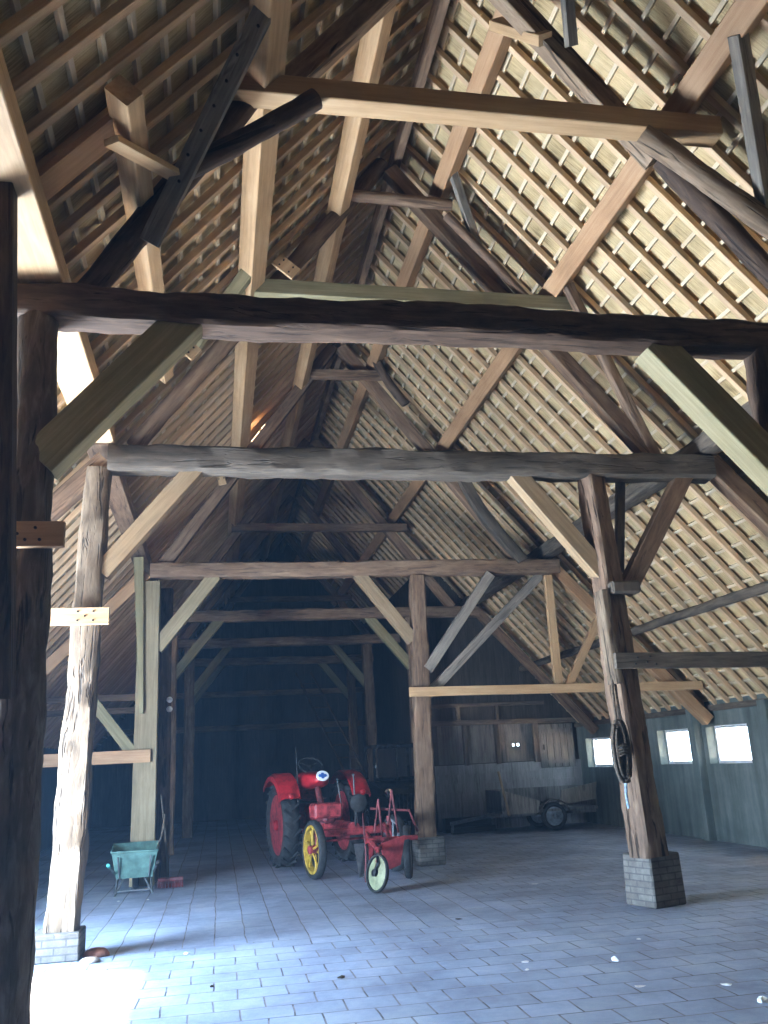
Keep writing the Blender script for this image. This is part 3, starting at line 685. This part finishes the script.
bm = bmesh.new()
add_lathe(bm, [(.10, -.66), (.13, -.5), (.13, -.46), (.17, -.3), (.2, -.1), (.2, .1), (.17, .3), (.13, .46), (.13, .5), (.10, .66)], 16, Matrix.Translation((0, .05, .665)) @ AXX)
add_box(bm, (0, -.35, .70), (.40, .9, .42), bev=.06); add_box(bm, (0, .25, .72), (.36, .5, .5), bev=.06)
mk('transmission', bm, M['redd'], TR, smooth=.6)
bm = bmesh.new()
add_tube(bm, [(0, -.5, .64), (0, -1.2, .66), (0, -2.0, .66)], [.11, .09, .09], 12); add_box(bm, (0, -1.95, .62), (1.16, .11, .11), bev=.02)
for sx in (-1, 1):
    add_tube(bm, [(sx * .58, -1.95, .80), (sx * .58, -1.98, .36)], .04, 10); add_tube(bm, [(sx * .56, -1.98, .40), (sx * .66, -2.0, .41)], .03, 10)
add_tube(bm, [(-.5, -1.82, .5), (.5, -1.82, .5)], .018, 8)
mk('front_frame', bm, M['redd'], TR, smooth=.6)
bm = bmesh.new(); add_box(bm, (-.36, -1.72, .93), (.44, .34, .22), bev=.03); mk('tool_box', bm, M['redd'], TR)
bm = bmesh.new(); add_box(bm, (.0, -1.05, .86), (.22, .5, .30), bev=.05); add_tube(bm, [(0, -.86, .95), (-.01, -.62, 1.30)], .05, 12); mk('steering_gear', bm, M['redk'], TR, smooth=.6).location.x = -.15
# tank with rounded nose
bm = bmesh.new(); rings = []
for k in range(11):
    t = k / 10; y = -.92 + .86 * t
    g = math.sin(min(1, (t + .02) / .5) * PI / 2) ** .55
    ring = []
    for j in range(24):
        a = 2 * PI * j / 24; cx = math.copysign(abs(math.cos(a)) ** .7, math.cos(a)); sz = math.copysign(abs(math.sin(a)) ** .75, math.sin(a))
        ring.append(bm.verts.new((cx * .215 * g, y, 1.375 + sz * .125 * g - (.05 * t if sz < 0 else .0))))
    rings.append(ring)
for a, b in zip(rings, rings[1:]):
    for j in range(24): bm.faces.new((a[j], b[j], b[(j + 1) % 24], a[(j + 1) % 24]))
bm.faces.new(rings[0]); bm.faces.new(rings[-1][::-1]); bmesh.ops.recalc_face_normals(bm, faces=bm.faces)
tk = mk('fuel_tank', bm, M['redp'], TR, smooth=.9); tk.location.x = -.15
em = bmesh.new(); m0 = Matrix.Translation((0, -.935, 1.425)) @ Matrix.Rotation(math.radians(68), 4, 'X') @ Matrix.Diagonal((1.25, 1, 1, 1))
add_lathe(em, [(.075, 0), (.088, .008), (.08, .02), (.02, .024)], 28, m0); e_ = mk('emblem', em, M['white'], tk, smooth=.8)
em = bmesh.new()
for (x, z, r) in ((-.032, 0, .026), (.032, 0, .026), (0, .028, .022), (0, -.026, .024), (0, 0, .03)):
    add_lathe(em, [(r, .022), (r * .8, .030)], 14, m0 @ Matrix.Translation((x, z, 0)))
mk('emblem_mark', em, M['blue'], e_, smooth=.8)
# steering wheel
sw = bmesh.new(); mw = Matrix.Translation((.0, -.28, 1.60)) @ Matrix.Rotation(math.radians(38), 4, 'X')
add_tube(sw, [mw @ V((math.cos(2 * PI * k / 28) * .205, math.sin(2 * PI * k / 28) * .205, 0)) for k in range(28)], .014, 8, closed=True)
for k in range(3):
    a = 2 * PI * k / 3 + .5; add_tube(sw, [mw @ V((0, 0, -.03)), mw @ V((math.cos(a) * .205, math.sin(a) * .205, 0))], .009, 6)
w_ = mk('steering_wheel', sw, M['rubber'], TR, smooth=1.0); w_.location.x = -.15
bm = bmesh.new(); add_tube(bm, [mw @ V((0, 0, 0)), (0, -.45, 1.30)], .02, 8); mk('steering_column', bm, M['bolt'], w_, smooth=1.0)
# seat, exhaust, levers, lamp
bm = bmesh.new(); rings = []
for k in range(9):
    t = k / 8; y = .05 + .42 * t; z = .98 + .02 * math.cos(t * PI) + .22 * t ** 3
    rings.append([bm.verts.new((x * (.23 if t < .8 else .2), y, z + .05 * x * x)) for x in (-1, -.6, -.2, .2, .6, 1)])
for a, b in zip(rings, rings[1:]):
    for j in range(5): bm.faces.new((a[j], a[j + 1], b[j + 1], b[j]))
bmesh.ops.solidify(bm, geom=bm.faces[:], thickness=.02); mk('seat', bm, M['redd'], TR, smooth=1.0)
bm = bmesh.new(); add_tube(bm, [(-.44, -.50, .9), (-.44, -.45, 1.75), (-.44, -.42, 1.90)], .014, 8); mk('exhaust_pipe', bm, M['bolt'], TR, smooth=1.0)
for (a, b) in (((.18, -.9, .9), (.16, -.75, 1.35)), ((.34, -1.1, .7), (.36, -1.0, 1.42)), ((.22, -1.5, .66), (.24, -1.42, 1.1))):
    bm = bmesh.new(); add_tube(bm, [a, b], .012, 7); add_lathe(bm, [(.01, -.02), (.024, 0), (.01, .025)], 10, Matrix.Translation(b)); mk('lever', bm, M['iron'], TR, smooth=1.0)
for sx in (-1, 1):
    st = Matrix.Rotation(math.radians(3 if sx < 0 else 2), 4, 'Z')
    mw = Matrix.Translation((sx * .64, -2.0, .41)) @ st @ AXX
    bm = bmesh.new(); tyre(bm, .41, .12, mw, 0); w_ = mk('front_wheel', bm, M['rubber'], TR, smooth=.7)
    bm = bmesh.new()
    n = 40
    for (r0, r1, z0, z1) in ((.335, .30, -.05, .05),):
        prof = [(.34, -.05), (.345, .05), (.30, .045), (.305, -.045)]
        rings = [[bm.verts.new(mw @ V((math.cos(2 * PI * j / n) * q, math.sin(2 * PI * j / n) * q, z))) for j in range(n)] for q, z in prof]
        for a, b in zip(rings, rings[1:] + rings[:1]):
            for j in range(n): bm.faces.new((a[j], a[(j + 1) % n], b[(j + 1) % n], b[j]))
    for k in range(10):
        a = 2 * PI * k / 10
        add_tube(bm, [mw @ V((math.cos(a) * .05, math.sin(a) * .05, .03 * (-1) ** k)), mw @ V((math.cos(a) * .315, math.sin(a) * .315, .012 * (-1) ** k))], .017, 7)
    bmesh.ops.recalc_face_normals(bm, faces=bm.faces)
    mk('rim', bm, M['yellow' if sx < 0 else 'zinc'], w_, smooth=.7)
    bm = bmesh.new(); add_lathe(bm, [(.03, -.10), (.06, -.08), (.065, .06), (.03, .08)], 14, mw); mk('hub', bm, M['redd'], w_, smooth=.6)
hl = bmesh.new(); add_lathe(hl, [(.03, -.12), (.09, -.09), (.125, -.02), (.13, .03), (.115, .035)], 24, Matrix.Translation((.02, -2.14, 1.03)) @ Matrix.Rotation(PI / 2 + .15, 4, 'X')); add_tube(hl, [(.02, -2.05, .95), (.02, -1.96, .6)], .02, 8)
h_ = mk('headlamp', hl, M['rubber'], TR, smooth=.7)
bm = bmesh.new(); add_lathe(bm, [(.11, .03), (.08, .045), (.02, .05)], 24, Matrix.Translation((.02, -2.14, 1.03)) @ Matrix.Rotation(PI / 2 + .15, 4, 'X')); mk('lens', bm, M['rubber'], h_, smooth=.8)

# ------------------------------------------------------------------ red plough-like implement in front of the tractor
IM = empty('farm_implement', (2.25, 12.65, 0)); tag(IM, 'red field implement with a cream disc wheel in front of the tractor', 'implement')
IL = Matrix.Translation((-2.25, -12.65, 0))
def W(p): return IL @ V(p)
bm = bmesh.new()
add_tube(bm, [W((2.12, 13.45, .62)), W((2.10, 12.9, .55)), W((2.06, 12.1, .50))], .035, 8)
add_tube(bm, [W((2.40, 13.45, .72)), W((2.36, 12.9, .58)), W((2.10, 12.25, .50))], .03, 8)
add_tube(bm, [W((2.0, 12.75, .56)), W((2.75, 12.85, .56))], .035, 8)
add_tube(bm, [W((2.06, 12.1, .50)), W((2.02, 11.96, .36))], .025, 8)
mk('tool_frame', bm, M['redd'], IM, smooth=.8)
for (a, b, c) in (((2.24, 13.4, .62), (2.30, 13.3, 1.08), (2.34, 13.35, .6)), ((2.44, 13.42, .62), (2.50, 13.3, 1.2), (2.58, 13.35, .6))):
    bm = bmesh.new(); add_tube(bm, [W(a), W(b)], .016, 8); add_tube(bm, [W(b), W(c)], .016, 8); mk('mast', bm, M['redk'], IM, smooth=.8)
bm = bmesh.new()
add_prism(bm, [W((2.15, 12.30, .56)), W((2.50, 12.44, .63)), W((2.41, 12.42, .26)), W((2.16, 12.32, .20))], (-.006, .014, 0)); mk('guard_plate', bm, M['redl'], IM)
bm = bmesh.new(); add_prism(bm, [W((1.86, 12.9, .52)), W((2.02, 12.95, .52)), W((2.0, 12.95, .10)), W((1.92, 12.9, .08))], (0, .015, 0)); mk('plough_share', bm, M['iron'], IM)
bm = bmesh.new(); add_prism(bm, [W((2.06, 12.85, .56)), W((2.14, 12.87, .56)), W((2.12, 12.87, .12)), W((2.04, 12.8, .0))], (0, .02, 0)); mk('plough_share', bm, M['redd'], IM)
ax = V((-.88, -.42, .18)).normalized()
mw = IL @ Matrix.Translation((2.005, 11.92, .235)) @ frame_z(ax, V((0, 0, 1))).to_4x4()
bm = bmesh.new(); tyre(bm, .235, .05, mw, 0); w_ = mk('gauge_wheel', bm, M['rubber'], IM, smooth=.7)
bm = bmesh.new(); add_lathe(bm, [(.215, -.018), (.19, .0), (.06, .016), (.04, .02)], 32, mw); add_lathe(bm, [(.215, -.018), (.215, -.022)], 32, mw); mk('disc', bm, M['cream'], w_, smooth=.7)
bm = bmesh.new(); add_lathe(bm, [(.045, .012), (.045, .06), (.02, .07)], 14, mw); add_tube(bm, [mw @ V((0, 0, .05)), mw @ V((.06, .12, .05)), W((2.03, 12.0, .46))], .02, 8); mk('wheel_fork', bm, M['bolt'], w_, smooth=.7)
bm = bmesh.new(); mw = IL @ Matrix.Translation((2.66, 13.1, .36)) @ Matrix.Rotation(-.25, 4, 'Z') @ AXX; tyre(bm, .36, .10, mw, 0); w_ = mk('carrying_wheel', bm, M['rubber'], IM, smooth=.7)
bm = bmesh.new(); rim_disc(bm, .29, .10, mw); mk('rim', bm, M['grey'], w_, smooth=.7)
bm = bmesh.new(); add_tube(bm, [W((2.2, 13.45, .95)), W((2.75, 13.3, .9)), W((2.82, 13.1, .62))], .02, 8); add_tube(bm, [W((2.05, 13.2, .9)), W((2.02, 12.9, .4)), W((2.0, 12.85, .02))], .014, 8); mk('lift_arm', bm, M['redk'], IM, smooth=.8)

# ------------------------------------------------------------------ dark vehicle behind
DV = empty('dark_vehicle', (3.72, 19.0, 0), -.05); tag(DV, 'dark vehicle with a glinting windscreen behind the red tractor', 'vehicle')
bm = bmesh.new()
add_prism(bm, [(-.52, -.9, .45), (-.52, -.95, .95), (-.48, -.85, 1.08), (-.5, -.1, 1.2), (-.5, 1.6, 1.2), (-.52, 1.7, .45)], (1.04, 0, 0)); mk('body', bm, M['darkpaint'], DV)
bm = bmesh.new()
for (c, s) in (((0, .02, 1.90), (1.02, .06, .07)), ((-.48, .0, 1.55), (.06, .06, .75)), ((.48, .0, 1.55), (.06, .06, .75)), ((0, -.02, 1.25), (1.02, .08, .06)), ((0, 0, 1.55), (.025, .04, .7)), ((0, .8, 1.93), (1.06, 1.7, .05)), ((-.48, 1.55, 1.55), (.06, .06, .75)), ((.48, 1.55, 1.55), (.06, .06, .75))):
    add_box(bm, c, s, bev=.008)
cab = mk('cab', bm, M['darkpaint'], DV)
bm = bmesh.new(); add_box(bm, (0, .01, 1.57), (.94, .008, .6)); mk('windscreen', bm, M['glass'], cab)
for sx in (-1, 1):
    bm = bmesh.new(); add_lathe(bm, [(.03, -.1), (.08, -.06), (.1, 0), (.095, .015)], 20, Matrix.Translation((sx * .34, -.98, 1.0)) @ Matrix.Rotation(PI / 2, 4, 'X')); h_ = mk('headlamp', bm, M['darkpaint'], DV, smooth=.8)
    bm = bmesh.new(); add_lathe(bm, [(.09, .012), (.06, .03), (.02, .035)], 20, Matrix.Translation((sx * .34, -.98, 1.0)) @ Matrix.Rotation(PI / 2, 4, 'X')); mk('lens', bm, M['chrome'], h_, smooth=.8)
    for yy in (-.45, 1.25):
        mw = Matrix.Translation((sx * .46, yy, .36)) @ AXX
        bm = bmesh.new(); tyre(bm, .36, .16, mw, 0); w_ = mk('wheel', bm, M['rubber'], DV, smooth=.7)
        bm = bmesh.new(); rim_disc(bm, .26, .16, mw); mk('rim', bm, M['zinc'], w_, smooth=.7)
bm = bmesh.new()
for i in range(6): add_box(bm, (-.2 + i * .08, -.94, .82), (.025, .03, .3))
mk('grille', bm, M['bolt'], DV)

# ------------------------------------------------------------------ farm trailer in the right aisle
FT = empty('farm_trailer', (7.1, 19.75, 0)); tag(FT, 'grey wooden farm trailer parked by the boarded partition under the window', 'trailer')
bm = bmesh.new(); add_box(bm, (0, 0, .42), (2.2, 1.15, .07), bev=.01)
for y in (-.4, .4): add_box(bm, (0, y, .36), (2.2, .08, .08))
mk('bed', bm, M['plank'], FT)
for (pts, nm) in ((((-1.05, -.58, .38), (-.30, -.58, .38), (-.22, -.58, .62), (-1.0, -.58, .86)), 'side_board'), (((.22, -.58, .52), (1.05, -.58, .60), (1.12, -.58, .95), (.30, -.58, .82)), 'side_board')):
    bm = bmesh.new(); add_prism(bm, pts, (0, .035, 0)); mk(nm, bm, M['silver'], FT)
bm = bmesh.new(); add_box(bm, (0, .58, .66), (2.2, .03, .42)); mk('side_board', bm, M['plank'], FT)
for x in (-1.08, 1.08):
    bm = bmesh.new(); add_box(bm, (x, 0, .66), (.03, 1.1, .42)); mk('end_board', bm, M['plank'], FT)
bm = bmesh.new(); add_tube(bm, [(-.96, -.62, .36), (-1.12, -.60, 1.28)], .03, 8); mk('stake', bm, M['tan'], FT)
bm = bmesh.new(); add_tube(bm, [(-1.0, 0, .38), (-2.1, .05, .22)], .04, 8); add_tube(bm, [(-1.0, -.35, .38), (-1.7, 0, .28)], .03, 8); add_tube(bm, [(-2.05, .05, .22), (-2.08, .05, .02)], .03, 8); mk('drawbar', bm, M['iron'], FT)
for sy in (-1, 1):
    mw = Matrix.Translation((.08, sy * .50 - .02, .29)) @ Matrix.Rotation(PI / 2, 4, 'X')
    bm = bmesh.new(); tyre(bm, .29, .15, mw, 0); w_ = mk('wheel', bm, M['rubber'], FT, smooth=.7)
    bm = bmesh.new(); rim_disc(bm, .19, .15, mw); mk('rim', bm, M['zinc'], w_, smooth=.7)
    bm = bmesh.new(); add_lathe(bm, [(.05, -.1), (.06, -.08), (.06, .1), (.035, .12)], 14, mw); mk('hub', bm, M['zinc'], w_, smooth=.7)
bm = bmesh.new()
prev = None
for k in range(9):
    a = PI * (.05 + .9 * k / 8); c, s = math.cos(a), math.sin(a)
    cur = [bm.verts.new((.08 + c * q, y, .29 + s * q)) for q, y in ((.34, -.64), (.36, -.64), (.36, -.44), (.34, -.44))]
    if prev:
        for j in range(4): bm.faces.new((prev[j], prev[(j + 1) % 4], cur[(j + 1) % 4], cur[j]))
    prev = cur
mk('mudguard', bm, M['grey'], FT, smooth=.7)
# harrow-like boards lying beside it
for k, (x, y, l, z) in enumerate(((5.55, 19.9, 1.0, .06), (5.5, 20.2, 1.1, .16))):
    o = timber('loose_plank', ('lower' if k == 0 else 'upper') + ' dark plank lying on the floor left of the farm trailer', 'plank', (x - l / 2, y, z), (x + l / 2, y + .1, z + .02), .12 if k == 0 else .3, .2, 'sawn', 'plankdark')

# ------------------------------------------------------------------ wheelbarrow
WB = empty('wheelbarrow', (-1.15, 13.75, 0), .05); tag(WB, 'teal metal wheelbarrow standing before the new oak post', 'wheelbarrow')
bm = bmesh.new()
top = [(-.31, -.20, .56), (.31, -.20, .56), (.33, .55, .62), (-.33, .55, .62)]
bot = [(-.245, -.13, .21), (.245, -.13, .21), (.21, .26, .21), (-.21, .26, .21)]
ta = [bm.verts.new(p) for p in top]; ba = [bm.verts.new(p) for p in bot]
for i in range(4): bm.faces.new((ta[i], ta[(i + 1) % 4], ba[(i + 1) % 4], ba[i]))
bm.faces.new(ba)
bmesh.ops.recalc_face_normals(bm, faces=bm.faces)
bmesh.ops.solidify(bm, geom=bm.faces[:], thickness=.012)
tub = mk('tub', bm, M['teal'], WB)
bm = bmesh.new(); add_tube(bm, top, .018, 8, closed=True); mk('rim', bm, M['teal'], tub, smooth=1.0)
bm = bmesh.new()
for s in (-1, 1):
    add_tube(bm, [(s * .10, .62, .22), (s * .22, .2, .22), (s * .27, -.2, .30), (s * .31, -.62, .42)], .018, 8)
    add_tube(bm, [(s * .22, -.26, .50), (s * .20, -.14, .22)], .012, 6)
mk('frame', bm, M['iron'], WB, smooth=1.0)
for s in (-1, 1):
    bm = bmesh.new(); add_tube(bm, [(s * .31, -.60, .414), (s * .32, -.74, .45)], .024, 10); mk('grip', bm, M['tealg' if s < 0 else 'rubber'], WB, smooth=1.0)
    bm = bmesh.new(); add_tube(bm, [(s * .22, .02, .24), (s * .25, -.26, .012)], .016, 8); mk('leg', bm, M['iron'], WB, smooth=1.0)
    bm = bmesh.new(); add_tube(bm, [(s * .12, -.06, .24), (s * .25, -.26, .012)], .014, 8); mk('leg', bm, M['iron'], WB, smooth=1.0)
bm = bmesh.new(); add_tube(bm, [(-.24, -.22, .06), (.24, -.22, .06)], .012, 8); mk('leg_bar', bm, M['iron'], WB, smooth=1.0)
mw = Matrix.Translation((0, .52, .19)) @ AXX
bm = bmesh.new(); tyre(bm, .19, .09, mw, 0); w_ = mk('wheel', bm, M['rubber'], WB, smooth=.7)
bm = bmesh.new(); rim_disc(bm, .13, .09, mw); mk('rim', bm, M['zinc'], w_, smooth=.7)

# broom and wooden-handled tool against the oak post
BR = empty('broom', (-.70, 14.06, 0)); tag(BR, 'broom with a red head leaning on the new oak post', 'broom')
bm = bmesh.new(); add_tube(bm, [(0, 0, .10), (-.07, .22, .75), (-.15, .36, 1.28)], .013, 8); mk('handle', bm, M['grey'], BR, smooth=1.0)
bm = bmesh.new(); add_box(bm, (.03, 0, .115), (.36, .07, .05), bev=.01); hd = mk('brush_head', bm, M['redk'], BR)
bm = bmesh.new()
for i in range(24):
    for j in range(4): x, y = -.14 + i * .0148, -.026 + j * .017; add_tube(bm, [(x, y, .095), (x * 1.05 + random.uniform(-.008, .008), y * 1.4, .0)], .004, 4)
b_ = mk('bristles', bm, M['redk'], hd); b_['kind'] = 'stuff'
SP = empty('hay_fork', (-.80, 14.20, 0)); tag(SP, 'wooden-handled tool leaning between wheelbarrow and oak post', 'garden tool')
bm = bmesh.new(); add_tube(bm, [(-.10, -.05, .42), (.0, .1, .80), (.02, .15, 1.0)], .018, 8); mk('handle', bm, M['grey'], SP, smooth=1.0)
bm = bmesh.new()
add_tube(bm, [(-.19, -.08, .34), (-.02, -.06, .34)], .010, 6)
for k in range(4): add_tube(bm, [(-.19 + k * .057, -.08, .34), (-.20 + k * .057, -.10, .15), (-.20 + k * .057, -.14, .0)], [.009, .007, .003], 6)
add_tube(bm, [(-.10, -.07, .34), (-.10, -.05, .45)], .012, 6); mk('tines', bm, M['bolt'], SP, smooth=1.0)

# ------------------------------------------------------------------ rope coil on the right post
RP = empty('rope_coil', (4.22, 9.12, 1.25)); tag(RP, 'coiled hemp rope hanging on the post with the tall brick pier', 'rope')
bm = bmesh.new()
for k in range(11):
    w_, h_ = random.uniform(.03, .06), random.uniform(.25, .33); ox, oy = random.uniform(-.03, .03), random.uniform(-.05, .03); ph = random.uniform(-.5, .5)
    pts = []
    for i in range(26):
        a = 2 * PI * i / 26
        pts.append(V((ox + math.cos(a) * w_ * 1.25 * math.cos(ph), oy + math.cos(a) * w_ * math.sin(ph) * .6, .34 + math.sin(a) * h_)))
    add_tube(bm, pts, .016, 6, closed=True)
for i in range(4):
    z = .30 + i * .03
    add_tube(bm, [V((math.cos(2 * PI * j / 18) * .085, math.sin(2 * PI * j / 18) * .07, z + .01 * math.sin(j))) for j in range(18)], .014, 6, closed=True)
mk('coil', bm, M['rope'], RP, smooth=1.2)
bm = bmesh.new(); add_tube(bm, [(-.01, 0, .62), (0, .02, .95), (.06, .10, 1.25)], .013, 7); add_tube(bm, [(.05, .0, .6), (.04, .02, .9), (.07, .10, 1.25)], .013, 7); mk('hanging_strand', bm, M['rope'], RP, smooth=1.2)
bm = bmesh.new(); add_tube(bm, [(.02, .0, .06), (.0, -.01, -.1), (.02, .01, -.24)], .015, 7); t_ = mk('loose_end', bm, M['bluerope'], RP, smooth=1.2)

# ------------------------------------------------------------------ litter on the floor
def scrap(label, cat, x, y, s, mat, name, h=.02):
    s *= .72; h *= .6
    bm = bmesh.new(); n = 9
    top = [bm.verts.new((math.cos(2 * PI * i / n) * s * random.uniform(.6, 1.1), math.sin(2 * PI * i / n) * s * .7 * random.uniform(.6, 1.1), random.uniform(.2, 1) * h)) for i in range(n)]
    c = bm.verts.new((0, 0, h * 1.2))
    low = [bm.verts.new((v.co.x * .95, v.co.y * .95, .002)) for v in top]
    for i in range(n):
        bm.faces.new((top[i], top[(i + 1) % n], c)); bm.faces.new((low[i], low[(i + 1) % n], top[(i + 1) % n], top[i]))
    bm.faces.new(low[::-1])
    o = mk(name, bm, M[mat], smooth=.6); o.location = (x, y, 0); o.rotation_euler = (0, 0, random.uniform(0, 6)); tag(o, label, cat, 'scraps on the floor'); return o
scrap('white scrap on the paving out in the middle, midway to the trailer', 'scrap', 4.0, 11.64, .075, 'paper', 'paper_scrap', .01)
scrap('white scrap, upper of two close together on the front paving', 'scrap', 2.43, 7.46, .05, 'paper', 'paper_scrap')
scrap('white scrap, lower of two close together on the front paving', 'scrap', 2.35, 7.2, .03, 'paper', 'paper_scrap')
scrap('white crumpled scrap on the paving in front of the tall brick pier', 'scrap', 3.09, 7.22, .05, 'paper', 'paper_scrap', .05)
scrap('flat white scrap near the bottom of the paving, nearest the camera', 'scrap', 2.91, 6.42, .065, 'paper', 'paper_scrap', .015)
scrap('white scrap at the lower right of the paving', 'scrap', 3.47, 6.24, .06, 'paper', 'paper_scrap', .02)
scrap('small white scrap below the tall brick pier', 'scrap', 3.62, 7.9, .03, 'paper', 'paper_scrap')
scrap('small white scrap right of the shadow of the sunlit post', 'scrap', -.28, 9.02, .045, 'paper', 'paper_scrap')
scrap('small white scrap beside the right leg of the wheelbarrow', 'scrap', -.90, 12.9, .035, 'paper', 'paper_scrap')
scrap('small white scrap beside the left leg of the wheelbarrow', 'scrap', -1.28, 12.95, .03, 'paper', 'paper_scrap')
scrap('white paper with a dark top at the right edge of the paving', 'scrap', 3.45, 5.78, .08, 'paper', 'paper_scrap', .05)
scrap('dark curled leaf on the front paving, the larger one', 'leaf', .95, 7.52, .06, 'leaf', 'dry_leaf', .03)
scrap('small dark leaf on the bright paving at left', 'leaf', -.04, 7.63, .035, 'leaf', 'dry_leaf', .02)
scrap('dark leaf on the paving in front of the disc wheel', 'leaf', 2.45, 9.6, .06, 'leaf', 'dry_leaf', .015)
def rock(label, x, y, s, mat):
    bm = bmesh.new(); bmesh.ops.create_icosphere(bm, subdivisions=2, radius=1)
    for v in bm.verts:
        v.co *= 1 + .25 * noise.noise(v.co * 1.7 + V((x, y, 0))); v.co.x *= s[0]; v.co.y *= s[1]; v.co.z = max(-.3, v.co.z) * s[2]
    o = mk('loose_stone', bm, M[mat], smooth=.9); o.location = (x, y, s[2] * .3); tag(o, label, 'stone'); return o
rock('flat pale stone at the foot of the low brick pier', -1.12, 9.02, (.10, .08, .035), 'stone')
rock('broken brick piece right of the low brick pier', -1.10, 9.28, (.13, .08, .06), 'brickp')

# ------------------------------------------------------------------ light
w = bpy.data.worlds.new('World'); SC.world = w; w.use_nodes = True
nt = w.node_tree; bg = nt.nodes['Background']
sky = nt.nodes.new('ShaderNodeTexSky'); sky.sky_type = 'HOSEK_WILKIE'
sky.sun_direction = (-.7, -.2, .7); sky.turbidity = 3
bg.inputs['Color'].default_value = (.62, .80, 1.0, 1); bg.inputs['Strength'].default_value = 6.0

sun = bpy.data.lights.new('sun', 'SUN'); sun.energy = 150; sun.angle = .12; sun.color = (1, .77, .50)
so = bpy.data.objects.new('sun', sun); COL.objects.link(so)
so.rotation_euler = V((.72, -.23, -.78)).to_track_quat('-Z', 'Y').to_euler()
dl = bpy.data.lights.new('door_daylight', 'AREA'); dl.shape = 'RECTANGLE'; dl.size = 2.3; dl.size_y = 2.2; dl.energy = 1150; dl.color = (.50, .72, 1.0)
do = bpy.data.objects.new('door_daylight', dl); COL.objects.link(do)
do.location = (WL - .05, 8.1, 1.15); do.rotation_euler = V((1, .0, 0)).to_track_quat('-Z', 'Y').to_euler()

# haze volume added in place of the bluish lens glare over dark parts
bm = bmesh.new(); add_prism(bm, [(WL - .8, Y0 - .8, -.15), (WR + .8, Y0 - .8, -.15), (WR + .8, Y0 - .8, EAVE + .4), (RX, Y0 - .8, RZ + 1.4), (WL - .8, Y0 - .8, EAVE + .4)], (0, Y1 - Y0 + 1.6, 0))
bmesh.ops.recalc_face_normals(bm, faces=bm.faces)
hm = bpy.data.materials.new('glare veil'); hm.use_nodes = True; nt = hm.node_tree; nt.nodes.remove(nt.nodes['Principled BSDF'])
vs_ = nt.nodes.new('ShaderNodeVolumeScatter'); vs_.inputs['Color'].default_value = (.42, .68, 1, 1); vs_.inputs['Density'].default_value = .0023; vs_.inputs['Anisotropy'].default_value = .2
nt.links.new(vs_.outputs[0], nt.nodes['Material Output'].inputs['Volume'])
hz = mk('glare_veil_haze', bm, hm); hz['kind'] = 'stuff'; hz['label'] = 'thin bluish haze added to stand for lens glare, filling the barn'; hz['category'] = 'haze'
SC.cycles.volume_bounces = 0
# ------------------------------------------------------------------ camera
cam = bpy.data.cameras.new('camera'); co = bpy.data.objects.new('camera', cam); COL.objects.link(co)
R = Matrix(((0.98285, -0.0035, -0.18437), (-0.17812, -0.27684, -0.94426), (-0.04774, 0.96091, -0.27272)))
co.matrix_world = Matrix.Translation((0, 0, 1.6)) @ R.to_4x4()
cam.sensor_fit = 'VERTICAL'; cam.sensor_height = 24; cam.lens = 880 / 1024 * 24; cam.clip_end = 300; cam.clip_start = .05
SC.camera = co
vs = SC.view_settings
vs.view_transform = 'Standard'; vs.look = 'None'; vs.gamma = 1; vs.use_curve_mapping = False; vs.exposure = 1.12
SC.cycles.use_denoising = True
SC.cycles.max_bounces = 8; SC.cycles.diffuse_bounces = 6; SC.cycles.sample_clamp_indirect = 12
